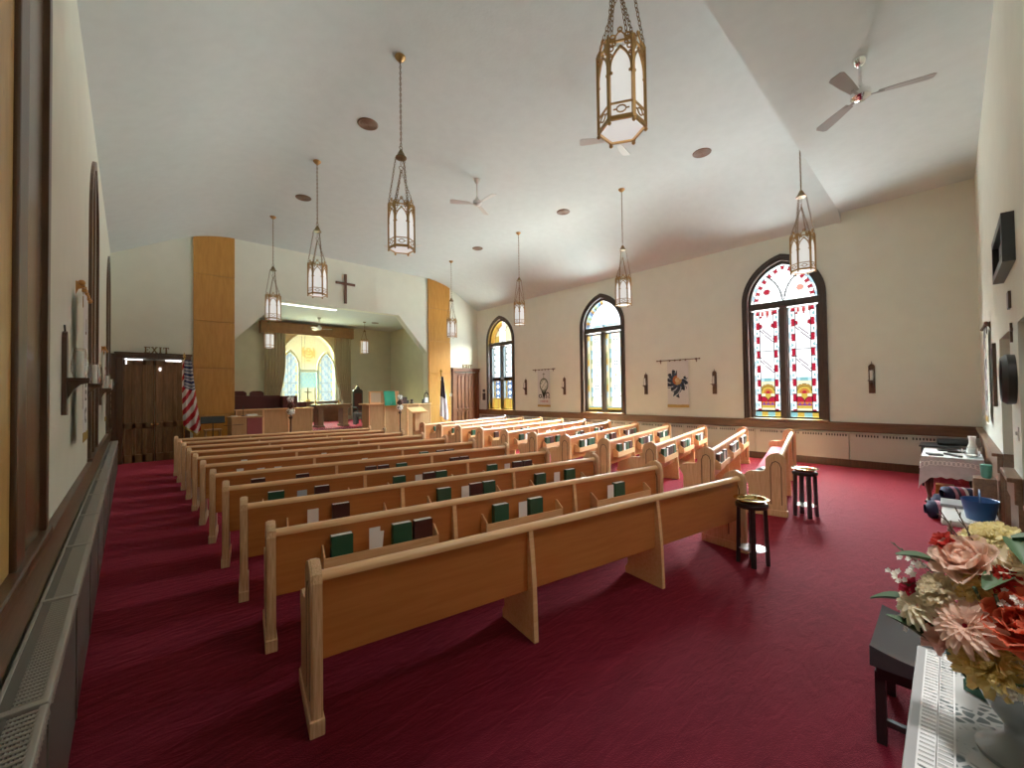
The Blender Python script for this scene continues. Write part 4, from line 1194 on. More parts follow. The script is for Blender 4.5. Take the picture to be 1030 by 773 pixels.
# ================================================================== WALL THINGS
def sconce():
    t = thing('wall_sconce', 'x', 'sconce', (0, 0, 0), 0, 'dark wooden candle sconces')
    c = MB(); c.prism([(-.055, -.40), (.055, -.40), (.055, .20), (.03, .235), (0, .25), (-.03, .235), (-.055, .20)], XZ, -.03, -.002)
    c.build('back_board', 'dark_wood', t)
    c = MB(); c.prism([(-.03, -.13), (-.12, -.13), (-.15, -.115), (-.15, -.15), (-.10, -.165), (-.06, -.21), (-.03, -.28)], YZ, -.025, .025); c.bbox(-.06, .06, -.155, -.03, -.13, -.112, .004); c.build('bracket', 'dark_wood', t)
    c = MB(); c.lathe([(.022, -.111), (.022, .10), (.0001, .105)], (0, -.095, 0), 10); c.build('candle', 'candle', t, 40)
    c = MB(); c.lathe([(.036, -.1105), (.048, -.06), (.050, 0), (.042, .06), (.034, .12)], (0, -.095, 0), 16); c.build('glass_chimney', 'clear_glass', t, 60)
    c = MB(); c.tube([(0, -.015, .25), (0, -.012, .30)], .006, 6); c.build('hook', 'near_black', t)
    return t
sc0 = sconce()
SZ = 2.05
lst = [(1.18, 'dark candle sconce on the right wall, alone right of the red window'), (4.49, 'dark candle sconce between the wreath banner and the red window'), (6.56, 'dark candle sconce left of the wreath banner on the right wall'), (9.88, 'dark candle sconce right of the lettered banner on the right wall'), (11.93, 'dark candle sconce left of the lettered banner on the right wall')]
for k, (y, lab) in enumerate(lst):
    if k == 0: sc0.location = (XR, y, SZ); sc0.rotation_euler.z = -pi / 2; sc0['label'] = lab
    else: dup(sc0, (XR, y, SZ), -pi / 2, lab)
for y, lab in ((4.68, 'nearest dark candle sconce with glass chimney on the left wall'), (6.62, 'second dark candle sconce with glass chimney on the left wall'), (9.95, 'third dark candle sconce with glass chimney on the left wall'), (11.95, 'farthest dark candle sconce with glass chimney on the left wall')):
    dup(sc0, (XL, y, SZ), pi / 2, lab)
t = thing('wall_board', 'tall narrow dark board hung on the back wall beside the banner', 'board', (8.05, YB, 1.52), pi)
c = MB(); c.bbox(-.11, .11, -.035, 0, 0, .80, .008); c.build('board', 'dark_wood', t); c = MB(); c.box(-.07, .07, -.039, -.035, .06, .74); c.build('inset', 'near_black', t)
def banner(label, loc, rz, w, h, colfn, rod, hang='rail_wood', bl=0):
    t = thing('wall_banner', label, 'banner', loc, rz, 'church wall banners')
    c = MB(); nu, nv = int(w / .0125), int(h / .0125)
    c.grid(nu, nv, lambda u, v: ((u - .5) * w, -.045 + .004 * sin(u * 9), -h + v * h), 0, lambda u, v: colfn((u - .5) * w, (1 - v) * h))
    c.build('cloth', 'painted_cloth', t, 60, False)
    c = MB(); c.grid(40, 2, lambda u, v: ((u - .5) * (w + .02), -.048 + .003 * (int(u * 40) % 2), -h - .08 + .085 * v)); c.build('fringe', 'gold_fringe', t, 0, False)
    c = MB(); c.tube([(-rod / 2, -.045, .03), (rod / 2, -.045, .03)], .012, 8)
    for s in (-1, 1): c.ball((s * rod / 2, -.045, .03), .025, 8, 6)
    c.build('rod', hang, t, 40)
    for s in (-1, 1):
        c = MB(); c.prism([(-.002, -.06), (-.002, .06), (-.06, .05), (-.06, .01), (-.02, -.01)], YZ, s * (rod / 2 - .10) - .012, s * (rod / 2 - .10) + .012); c.build('bracket', hang, t)
    for k in range(4):
        c = MB(); xx = (-.5 + (k + .5) / 4) * w; c.bbox(xx - .02, xx + .02, -.062, -.03, -.005, .045, .004); c.build('tab', hang, t)
    return t
BW = (.62, .62, .60)
def wreath(x, z):
    cx, cz = -.02, .57; u, v = x - cx, -(z - cz); r = sqrt(u * u + v * v); a = atan2(v, u)
    if .18 < a < 1.55:
        if abs(a - .30) < .16 and .20 < r < .27: return (.02, .03, .05)
        if r < .30 and int(a * 14) % 3 == 0 and r > .08: return (.55, .54, .50)
        if r < .08: return (.55, .33, .12)
        return BW
    lim = .26 + .075 * abs(sin(a * 5.5)) + (.20 if -1.85 < a < -1.45 else .05 if a < -.6 else 0)
    if r < .07: return (.60, .42, .22)
    if r < .14: return (.38, .10, .03) if a > 1.2 or a < -2 else (.45, .28, .12)
    if r < lim:
        q = sin(a * 11 + r * 30)
        return BW if q > .93 and r > .22 else (.03, .045, .10) if q > .2 else (.025, .06, .05) if q > -.4 else (.02, .02, .035)
    return BW
banner('white wall banner with a dark leafy wreath and gold fringe, right wall', (XR, 5.52, 2.64), -pi / 2, .64, 1.30, wreath, 1.28)
def emblem(x, z):
    u = x; 
    if abs(u) < .012 and .10 < z < .36: return (.12, .13, .08)
    if abs(z - .15) < .014 and abs(u) < .06: return (.12, .15, .08)
    r = sqrt((u / .85) ** 2 + (z - .58) ** 2)
    if abs(r - .24) < .035: return (.10, .11, .09) if int(atan2(u, z - .58) * 8) % 3 else (.2, .24, .18)
    if r < .20:
        return (.30, .36, .28) if (int((u + 1) / .06) + int(z / .07)) % 3 == 0 else (.66, .68, .62)
    if .72 < z < 1.14 and abs(u) < .17 * (1.14 - z) / .42 + .01: return (.02, .025, .02)
    # alpha at the left, omega at the right
    a = sqrt(((u + .20) / 1.1) ** 2 + (z - 1.02) ** 2)
    if abs(a - .06) < .02 or (abs((u + .12) - (z - 1.02) * .5) < .016 and abs(z - 1.02) < .09): return (.02, .02, .02)
    o = sqrt((u - .19) ** 2 + ((z - .97) / 1.2) ** 2)
    if (abs(o - .075) < .02 and z < 1.04) or (abs(z - 1.075) < .016 and .03 < abs(u - .19) < .11): return (.02, .02, .02)
    if 1.19 < z < 1.26 and abs(u) < .22 and int((u + 1) / .03) % 2: return (.35, .08, .08)
    return BW
banner('white wall banner with a round dark emblem and letters, far right wall', (XR, 10.90, 2.62), -pi / 2, .66, 1.36, emblem, 1.14)
def vert_text(x, z):
    # vertical letters B and O over small red marks
    def seg(a, b, c, d): return a < x < b and c < z < d
    for (kind, zz) in (('J', .22), ('Y', .52), ('B', .84), ('O', 1.06)):
        q = z - zz
        if 0 < q < .16 and abs(x) < .07:
            if kind == 'B' and (x < -.035 or q < .03 or q > .13 or abs(q - .08) < .015 or (x > .035 and abs((q % .08) - .04) < .03)): return (.03, .02, .02)
            if kind == 'O' and .035 < sqrt(x * x + (q - .08) ** 2) < .075: return (.03, .02, .02)
            if kind == 'J' and (abs(x) < .02 or (q > .13 and x < .02)): return (.10, .03, .03)
            if kind == 'Y' and ((q > .07 and abs(x) < .018) or (q <= .075 and abs(abs(x) - (.075 - q) * .9) < .018)): return (.25, .02, .02)
    if x < -.20 and .35 < z < 1.3 and int(z / .09) % 2: return (.28, .04, .04)
    return (.70, .70, .70)
banner('white wall banner with vertical letters on a wooden hanger, near left wall', (XL + .03, 5.62, 2.755), pi / 2, .56, 1.30, vert_text, .95, 'panel_wood')
def plainb(x, z): return (.30, .04, .04) if abs(x) < .03 or (abs(x) < .14 and .3 < z < .36) else (.70, .70, .68)
banner('white wall banner with gold fringe, far along the left wall', (XL, 10.98, 2.66), pi / 2, .60, 1.25, plainb, .95, 'panel_wood')
def backb(x, z): return (.06, .05, .05) if (int((x + 1) / .12) + int(z / .15)) % 3 == 0 else (.45, .43, .40)
banner('dark patterned wall banner on the back wall near the corner', (9.15, YB, 2.62), pi, .66, 1.28, backb, 1.0, 'dark_wood')
# back wall pictures and plates
t = thing('wall_picture', 'wide dark picture frame high on the back wall', 'picture', (6.02, YB, 2.84), pi)
c = MB(); c.ring([(-.58, 0), (.58, 0), (.58, .42), (-.58, .42)], [(-.50, .07), (.50, .07), (.50, .35), (-.50, .35)], XZ, -.075, 0); c.build('frame', 'near_black', t)
c = MB(); c.grid(50, 14, lambda u, v: (-.5 + u, -.03, .07 + .28 * v), 0, lambda u, v: (.30, .32, .36) if v > .55 + .1 * sin(u * 9) else (.16, .15, .14)); c.build('picture', 'painted_cloth', t, 0, False)
t = thing('wall_clock', 'round black wall clock between the two back doorways', 'clock', (5.86, YB, 1.84), pi)
c = MB(); c.lathe([(.225, 0), (.23, .05), (.20, .085), (.185, .08), (.18, .06)], (0, 0, 0), 36, 0, Matrix.Rotation(pi / 2, 4, 'X')); c.build('case', 'near_black', t, 40)
c = MB(); c.lathe([(.0001, .061), (.182, .060)], (0, 0, 0), 36, 0, Matrix.Rotation(pi / 2, 4, 'X')); c.build('dial', 'grey_plastic', t)
c = MB(); c.box(-.006, .006, -.068, -.064, 0, .14); c.box(0, .10, -.068, -.064, -.006, .006); c.build('hands', 'near_black', t)
t = thing('wall_plaque', 'small dark plaque on the back wall under the picture frame', 'plaque', (6.0, YB, 2.50), pi)
c = MB(); c.bbox(-.07, .07, -.02, 0, 0, .16, .004); c.build('plate', 'dark_wood', t)
t = thing('small_cross', 'small dark cross on the back wall above the clock', 'cross', (5.92, YB - .003, 2.18), pi)
c = MB(); c.box(-.014, .014, -.02, 0, 0, .18); c.box(-.05, .05, -.02, 0, .10, .13); c.build('cross_arms', 'dark_wood', t)
t = thing('light_switch', 'white double light switch plate below the clock', 'switch', (5.72, YB, 1.30), pi)
c = MB(); c.bbox(-.06, .06, -.008, 0, 0, .12, .003); c.build('plate', 'switch_white', t); c = MB(); c.box(-.03, -.015, -.02, -.008, .045, .075); c.box(.015, .03, -.02, -.008, .045, .075); c.build('toggle', 'switch_white', t)
t = thing('thermostat', 'small black thermostat box on the right wall by the far window', 'thermostat', (XR + .003, 14.66, 1.42), -pi / 2)
c = MB(); c.bbox(-.10, .10, -.03, 0, 0, .33, .006); c.build('case', 'near_black', t)
t = thing('bell_box', 'small black square box above the thermostat', 'box', (XR, 14.66, 1.79), -pi / 2)
c = MB(); c.bbox(-.075, .075, -.03, 0, 0, .13, .006); c.build('case', 'near_black', t)
t = thing('light_switch', 'white light switch beside the right exit door', 'switch', (10.36, YF - .056, 1.62))
c = MB(); c.bbox(-.07, .07, -.01, 0, 0, .14, .003); c.build('plate', 'switch_white', t); c = MB(); c.box(-.01, .01, -.02, -.01, .055, .085); c.build('toggle', 'switch_white', t)

# ================================================================== RADIATOR COVERS
def rad_left(label):
    t = thing('radiator_cover', label, 'radiator', (0, 0, 0), 0, 'left wall radiator covers')
    L = 1.078; x0, x1 = XL + .04, -.21
    c = MB(); c.box(x1 - .012, x1, .004, L - .004, .03, .70); c.box(x0, x0 + .004, .004, L - .004, .03, .69)
    c.box(x0, x1, .003, .03, .655, .700); c.bbox(x1 - .012, x1 + .005, .003, .03, .03, .70, .003); c.box(x0, x1, .004, L - .004, .02, .04)
    c.build('housing', 'radiator_grey', t)
    c = MB(); c.bbox(x1 - .018, x1 + .006, .002, L - .002, .675, .705, .006); c.bbox(x0, x0 + .012, .002, L - .002, .68, .708, .003); c.bbox(x0 + .01, x1 + .004, .002, .034, .69, .708, .004); c.build('edge_trim', 'radiator_fin', t)
    c = MB(); c.box(x0 + .012, x0 + .045, .03, L - .004, .68, .700); c.build('back_strip', 'radiator_grey', t)
    c = MB(); n = 36
    for i in range(n):
        y = .04 + (L - .05) * (i + .5) / n; c.tube([(x0 + .045, y, .697), (x1 - .035, y, .699), (x1 - .012, y, .700), (x1 + .004, y, .690), (x1 + .006, y, .672)], .0055, 6)
    for i in range(8):
        x = x0 + .05 + (x1 - .07 - x0) * i / 7; c.box(x - .0015, x + .0015, .03, L - .006, .680, .697)
    c.build('grille', 'radiator_fin', t)
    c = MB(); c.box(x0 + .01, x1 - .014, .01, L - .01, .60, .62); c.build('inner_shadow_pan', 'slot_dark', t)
    return t
r0 = rad_left('grey radiator cover on the left wall, nearest the camera')
r0.location = (0, .05, 0)
for k in range(1, 13): dup(r0, (0, .05 + 1.08 * k, 0), 0, f'grey radiator cover on the left wall, {(ORD + ["twelfth", "thirteenth"])[k]} from the near end')
def rad_right(label):
    t = thing('radiator_cover', label, 'radiator', (0, 0, 0), 0, 'right wall radiator covers')
    L = 1.88; x0 = XR - .12
    c = MB(); c.box(x0, x0 + .012, .003, L - .003, .17, .76); c.box(x0, XR - .06, .003, L - .003, .745, .76); c.box(x0, XR - .06, .003, .012, .17, .75); c.bbox(x0 - .006, x0 + .012, .003, L - .003, .755, .77, .003); c.build('housing', 'radiator_beige', t)
    c = MB(); n = 36
    for i in range(n):
        y = .04 + (L - .08) * i / n
        if i % 9 != 8: c.box(x0 - .003, x0 + .001, y, y + (L - .08) / n * .55, .685, .735)
        else: c.build('slot_grille', 'slot_dark', t); c = MB()
    return t
rr0 = rad_right('beige radiator cover on the right wall, nearest the back corner'); rr0.location = (0, -.30, 0)
for k in range(1, 8): dup(rr0, (0, -.30 + 1.885 * k, 0), 0, f'beige radiator cover on the right wall, {ORD[k]} from the back corner')

# ================================================================== OFFERING PLATE STANDS
def plate_stand(label):
    t = thing('plate_stand', label, 'stand', (0, 0, 0), 0, 'dark offering plate stands')
    c = MB(); c.lathe([(.0001, .575), (.145, .575), (.15, .585), (.15, .61), (.14, .62), (.0001, .62)], (0, 0, 0), 24); c.build('top', 'near_black', t, 40)
    for k in range(4):
        a = radians(20) + k * pi / 2; M = Matrix.Rotation(a, 4, 'Z')
        c = MB(); c.prism([(.10, .58), (.135, .58), (.15, .02), (.15, 0), (.115, 0), (.112, .04)], lambda p, q, d, M=M: tuple(M @ Vector((p, d, q))), -.023, .023); c.build('leg', 'near_black', t)
    c = MB(); c.lathe([(.0001, .148), (.125, .148), (.125, .16), (.0001, .16)], (0, 0, 0), 24); c.build('shelf', 'mirror_white', t)
    return t
def plate(label):
    t = thing('offering_plate', label, 'plate', (0, 0, 0), 0, 'brass offering plates')
    c = MB(); c.lathe([(.0001, .006), (.10, .006), (.112, .014), (.12, .042), (.158, .048), (.165, .044), (.158, .040), (.126, .034), (.116, .004), (.10, 0), (.0001, 0)], (0, 0, 0), 36); c.build('dish', 'polished_brass', t, 40)
    c = MB(); c.lathe([(.0001, .0068), (.098, .0068), (.098, .0085), (.0001, .0085)], (0, 0, 0), 24); c.build('felt_pad', 'choir_red', t)
    return t
ps = plate_stand('dark stand under a brass plate, at the left aisle pew end'); ps.location = (4.66, 1.42, 0)
dup(ps, (6.90, 1.42, 0), .2, 'dark stand under a brass plate, behind the rear right pew')
pp = plate('brass offering plate on the stand by the left aisle pew end'); pp.location = (4.66, 1.42, .6205)
dup(pp, (6.90, 1.42, .6205), .4, 'brass offering plate on the stand behind the rear right pew')

# ================================================================== BACK RIGHT: draped table, bench, basket
TX0, TX1, TY0, TY1, TZ = 8.90, 10.05, -.30, .34, .72
t = thing('table', 'dark wooden table with curved legs under a white cloth', 'table', (9.48, .02, 0))
c = MB(); c.bbox(-.55, .55, -.30, .30, .66, .70, .01); c.bbox(-.50, .50, -.26, .26, .54, .66, .008); c.build('tabletop', 'dark_wood', t)
for sx in (-1, 1):
    for sy in (-1, 1):
        c = MB(); X, Y = sx * .47, sy * .24
        c.tube([(X, Y, .58), (X + sx * .035, Y + sy * .02, .44), (X + sx * .02, Y + sy * .01, .25), (X - sx * .005, Y, .10), (X + sx * .02, Y + sy * .015, .03), (X + sx * .05, Y + sy * .03, .012)], [.045, .05, .034, .024, .026, .03], 10)
        c.build('leg', 'dark_wood', t, 60)
mb = MB()
def cloth(u, v):
    # closed skirt: u around, v 0 top edge .. 1 hem
    per = [(TX0, TY0), (TX0, TY1), (TX1, TY1), (TX1, TY0)]
    s = (u % 1) * 4; i = int(s) % 4; f = s - int(s)
    a, b = per[i], per[(i + 1) % 4]
    x, y = a[0] + (b[0] - a[0]) * f, a[1] + (b[1] - a[1]) * f
    cx, cy = (TX0 + TX1) / 2, (TY0 + TY1) / 2
    corner = abs(f - .5) * 2
    drop = (.30 + .20 * corner ** 5) * (1 - .03 * sin(f * 40))
    fl = 1 + v * (.045 + .06 * corner ** 4) + .010 * v * sin(u * 110)
    return (cx + (x - cx) * fl, cy + (y - cy) * fl, TZ - drop * v)
mb.grid(160, 8, cloth); mb.grid(2, 2, lambda u, v: (TX0 + (TX1 - TX0) * u, TY0 + (TY1 - TY0) * v, TZ + .001))
o = mb.build('tablecloth', 'white_cloth', None, 60, False); tag(o, 'white cloth with lace edge draped over the back corner table', 'tablecloth')
mb = MB()
for i in range(4):
    for j in range(14):
        u = (i + (j + .5) / 14) / 4; p = Vector(cloth(u, .30)); 
        pts = [Vector(cloth(u + .012 * cos(q * pi / 4) , .30 + .10 * sin(q * pi / 4))) for q in range(8)]
        mb.tube([p2 + (p2 - Vector((9.475, .02, p2.z))).normalized() * .004 for p2 in pts], .005, 4, 0, True)
mb.build('lace_trim', 'paper', o)
mb = MB(); mb.bbox(0, .22, 0, .16, 0, .02, .003); b0 = mb.build('notebook', 'near_black'); b0.location = (9.05, .10, TZ + .002); b0.rotation_euler.z = .2; tag(b0, 'small black notebook near the front edge of the cloth table', 'notebook')
mb = MB(); mb.bbox(0, .30, 0, .20, 0, .012, .002); b1 = mb.build('paper_sheet', 'paper'); b1.location = (9.28, .06, TZ + .002); tag(b1, 'white papers spread on the cloth table', 'papers')
mb = MB(); mb.bbox(0, .34, 0, .05, 0, .03, .006); b2 = mb.build('glasses_case', 'near_black'); b2.location = (9.02, -.10, TZ + .002); b2.rotation_euler.z = .5; tag(b2, 'long black case lying on the cloth table', 'case')
t = thing('pitcher', 'tall white pitcher on the right of the cloth table', 'pitcher', (9.30, -.20, TZ + .002))
c = MB(); c.lathe([(.045, 0), (.055, .02), (.058, .12), (.035, .19), (.035, .26), (.045, .30)], (0, 0, 0), 16); c.build('body', 'paper', t, 50)
c = MB(); c.tube([(.055, 0, .10), (.10, 0, .14), (.09, 0, .22), (.035, 0, .25)], .008, 6); c.build('handle', 'paper', t, 60)
t = thing('glass_bowl', 'clear glass bowl beside the white pitcher on the cloth table', 'bowl', (9.12, -.19, TZ + .002))
c = MB(); c.lathe([(.04, 0), (.06, .01), (.10, .07), (.11, .15)], (0, 0, 0), 20); c.build('bowl', 'clear_glass', t, 60)
c = MB(); c.lathe([(.0001, .012), (.05, .012), (.07, .04), (.0001, .05)], (0, 0, 0), 14); c.build('filling', 'paper', t, 60)
t = thing('tray', 'dark tray behind the pitcher on the cloth table', 'tray', (9.75, .02, TZ + .002))
c = MB(); c.lathe([(.0001, .0), (.15, .0), (.17, .03), (.165, .032), (.147, .008), (.0001, .008)], (0, 0, 0), 20); c.build('dish', 'near_black', t, 40)
t = thing('side_table', 'thin black side table behind the cloth table', 'table', (10.75, .0, 0))
c = MB(); c.bbox(-.35, .35, -.25, .42, .70, .73, .006); c.bbox(-.35, .30, -.25, .40, .40, .42, .006); c.build('tabletop', 'near_black', t)
for sx in (-.3, .3):
    for sy in (-.2, .38):
        c = MB(); c.tube([(sx, sy, 0), (sx, sy, .70)], .016, 8); c.build('leg', 'near_black', t)
mb = MB(); mb.bbox(-.16, .16, -.2, .25, 0, .13, .04); o = mb.build('bag', 'near_black', None, 40); o.location = (10.75, -.05, .7305); tag(o, 'black bag on the side table behind the cloth table', 'bag')
# striped blanket rolls
mb = MB()
def roll(label, x, y, z, r, L, ang, first):
    c = MB()
    cols = ((.02, .025, .06), (.55, .52, .52), (.30, .06, .10), (.05, .05, .08), (.45, .20, .28), (.02, .025, .06))
    def fn(u, v):
        th = u * 2 * pi; rr = r * (1 + .08 * sin(v * 9 + 1) + .05 * sin(th * 3 + v * 5)) * (1 if .04 < v < .96 else .55)
        return (rr * cos(th), (v - .5) * L, rr * .85 * sin(th))
    c.grid(20, 30, fn, 0, lambda u, v: cols[int(v * 13) % 6])
    o = c.build('blanket_roll', 'painted_cloth', None, 70, False); o.location = (x, y, z); o.rotation_euler = (0, 0, ang); return tag(o, label, 'blanket', 'striped knitted blankets')
roll('striped blue and white knitted blanket roll on the floor, nearest', 8.02, -.02, .115, .13, .62, .25, 1)
roll('striped red and white knitted blanket roll against the cloth table', 8.42, -.06, .125, .14, .60, .1, 0)
roll('striped knitted blanket roll lying on top of the two others', 8.20, -.10, .325, .11, .50, .5, 0)
mb = MB(); mb.bbox(-.09, .09, -.10, .10, 0, .26, .01); o = mb.build('cardboard_box', 'panel_wood'); o.location = (9.25, .10, 0); tag(o, 'small brown box on the floor under the cloth table edge', 'box')
mb = MB(); mb.lathe([(.035, 0), (.045, .02), (.052, .16), (.045, .165), (.0001, .166)], (0, 0, 0), 16); o = mb.build('cup', 'teal_plastic', None, 50); o.location = (7.62, -.27, .66); tag(o, 'teal plastic cup on the small crate near the doorway', 'cup')
mb = MB(); mb.bbox(-.13, .13, -.09, .10, 0, .66, .01); o = mb.build('crate', 'rail_wood_x'); o.location = (7.66, -.26, 0); tag(o, 'narrow brown stand holding the teal cup against the wall', 'stand')
t = thing('bench', 'white padded bench with pale legs against the back wall', 'bench', (6.48, -.10, 0))
c = MB(); c.bbox(-.50, .50, -.20, .20, .385, .45, .028); c.build('seat', 'white_paint', t, 40)
for sx in (-1, 1):
    for sy in (-1, 1):
        c = MB(); c.tube([(sx * .22 , sy * .14, .39), (sx * .22, sy * .14, .0)], .019, 8); c.build('leg', 'radiator_beige', t, 50)
mb = MB(); mb.bbox(-.15, .15, -.10, .10, 0, .20, .01); o = mb.build('storage_box', 'grey_plastic'); o.location = (6.48, -.12, 0.0); tag(o, 'grey storage box on the floor below the white bench', 'box')
mb = MB(); mb.bbox(-.17, .17, -.13, .13, 0, .035, .006); o = mb.build('flat_box', 'grey_plastic'); o.location = (6.76, -.02, .4505); tag(o, 'flat grey box at the far end of the white bench', 'box')
t = thing('basket', 'blue plastic basket with a handle on the white bench', 'basket', (6.22, -.17, .4505))
c = MB()
def bask(r0, r1, h, thick):
    n = 28
    A = [(r0 * cos(2 * pi * i / n) * 1.0, r0 * .72 * sin(2 * pi * i / n)) for i in range(n)]
    return A
c.lathe([(.0001, .004), (.115, .004), (.155, .19), (.165, .195), (.163, .185), (.12, 0), (.0001, 0)], (0, 0, 0), 30); c.build('body', 'blue_plastic', t, 40)
c = MB(); c.tube([(.16 * cos(q * pi / 12), .0, .19 + .10 * sin(q * pi / 12)) for q in range(13)], .008, 6); c.build('handle', 'blue_plastic', t, 60)
for o in (t,): o.scale = (1, .8, 1)

# ================================================================== FOREGROUND RIGHT: stool, table, flowers
t = thing('piano_bench', 'low black leather bench with dished seat beside the lace table', 'bench', (3.00, .10, 0))
mb = MB()
def seatf(u, v):
    x = -.28 + .56 * u; y = -.21 + .42 * v
    return (x, y, .455 + .035 * (2 * v - 1) ** 2 * (1 if v > .5 else .6) - .012 * (1 - (2 * u - 1) ** 8))
c = MB(); c.grid(14, 14, seatf); c.grid(14, 1, lambda u, v: (seatf(u, 1)[0], .21, .39 + (seatf(u, 1)[2] - .39) * v)); c.grid(14, 1, lambda u, v: (seatf(u, 0)[0], -.21, .39 + (seatf(u, 0)[2] - .39) * v))
c.grid(1, 14, lambda u, v: (-.28, seatf(0, v)[1], .39 + (seatf(0, v)[2] - .39) * u)); c.grid(1, 14, lambda u, v: (.28, seatf(1, v)[1], .39 + (seatf(1, v)[2] - .39) * u)); c.build('seat', 'black_leather', t, 50)
c = MB(); c.bbox(-.26, .26, -.19, .19, .33, .395, .006); c.build('apron', 'near_black', t)
for sx in (-1, 1):
    for sy in (-1, 1):
        c = MB(); c.prism([(-.025, .36), (.025, .36), (.016, 0), (-.016, 0)], lambda a, b, d, sx=sx, sy=sy: (sx * .235 + a, sy * .175 + d, b), -.02, .02); c.build('leg', 'near_black', t)
c = MB(); c.bbox(-.23, .23, -.012, .012, .10, .13, .004); c.box(-.25, -.225, -.16, .16, .10, .13); c.box(.225, .25, -.16, .16, .10, .13); c.build('stretcher', 'near_black', t)

GT = .80
t = thing('lace_table', 'table with a grey edge beside the camera under a lace runner', 'table', (1.42, -.135, 0))
c = MB(); c.bbox(-.80, .78, -.25, .245, GT - .035, GT, .006); c.build('tabletop', 'grey_plastic', t)
c = MB(); c.box(-.74, .72, -.20, .20, GT - .12, GT - .035); c.build('apron', 'near_black', t)
for sx in (-.70, .68):
    for sy in (-.19, .19):
        c = MB(); c.bbox(sx - .025, sx + .025, sy - .025, sy + .025, 0, GT - .035, .004); c.build('leg', 'near_black', t)
mb = MB(); mb.box(.66, 2.17, -.375, .085, GT + .0005, GT + .004); o = mb.build('lace_runner', 'lace'); tag(o, 'white lace runner covering the foreground table', 'tablecloth')
c = MB()
for i in range(74):
    x = .68 + i * .02
    c.box(x, x + .011, .052, .082, GT + .004, GT + .0065); c.box(x, x + .006, .018, .046, GT + .004, GT + .006)
for y in (.05, .084, .048, .015): c.box(.66, 2.17, y - .002, y + .002, GT + .004, GT + .007)
for i in range(20): c.box(2.13, 2.165, -.36 + i * .0215, -.348 + i * .0215, GT + .004, GT + .0065)
c.build('crochet_border', 'white_cloth', o)
t = thing('book', 'flat green book with pale page edges under the flowers', 'book', (2.02, -.12, GT + .0072), -.5)
c = MB(); c.box(-.10, .10, -.075, .075, 0, .004); c.box(-.10, .10, -.075, .075, .030, .034); c.box(-.102, -.098, -.075, .075, 0, .034); c.build('cover', 'green_cover', t)
c = MB(); c.box(-.098, .095, -.071, .071, .004, .030); c.build('pages', 'paper', t)
t = thing('vase', 'grey footed vase standing on the lace runner', 'vase', (1.70, -.11, GT + .0072))
c = MB(); c.lathe([(.085, 0), (.088, .012), (.06, .03), (.035, .06), (.035, .085), (.06, .12), (.088, .18), (.095, .235), (.088, .285), (.098, .31), (.090, .31), (.08, .285), (.08, .20), (.0001, .14)], (0, 0, 0), 32); c.build('body', 'vase_grey', t, 60)

# flower bouquet
def petal_mat(name, col):
    m = plain(name, col, .75, 0, .2, .16, 26); nt = m.node_tree; b = nt.nodes['Principled BSDF']
    t = nt.nodes.new('ShaderNodeBsdfTranslucent'); t.inputs['Color'].default_value = (*col, 1); mx = nt.nodes.new('ShaderNodeMixShader'); mx.inputs[0].default_value = .55
    nt.links.new(b.outputs[0], mx.inputs[1]); nt.links.new(t.outputs[0], mx.inputs[2]); nt.links.new(mx.outputs[0], nt.nodes['Material Output'].inputs['Surface'])
fb = thing('flower_bouquet', 'large bouquet of cream, pink, yellow and red flowers in the vase', 'flowers', (1.70, -.11, GT + .30))
for n_, c_ in (('petal_cream', (.86, .77, .58)), ('petal_yellow', (.85, .68, .30)), ('petal_pink', (.84, .52, .45)), ('petal_peach', (.84, .60, .48)), ('petal_red', (.55, .05, .04)), ('petal_orange', (.70, .15, .08)), ('petal_white', (.88, .84, .78)), ('petal_darkred', (.42, .02, .05)), ('petal_lime', (.80, .72, .40))):
    petal_mat(n_, c_)
C0 = Vector((1.70, -.11, GT + .30))
def petal(mb, M, L, W, cup, curl, mi=0, ruff=0.0, nu=4, nv=5, sharp=1.0):
    ph = random.uniform(0, 6)
    def fn(u, v):
        s = (u - .5) * 2
        prof = (sin(pi * min(1, .12 + .80 * v ** .8)) ** sharp)
        w = W * prof
        x = s * w / 2; y = L * v
        z = cup * (s * s) * w + curl * L * v * v + ruff * sin(s * 7 + ph) * v * v
        return tuple(M @ Vector((x, y * (1 - .25 * abs(curl) * v), z)))
    mb.grid(nu, nv, fn, mi)
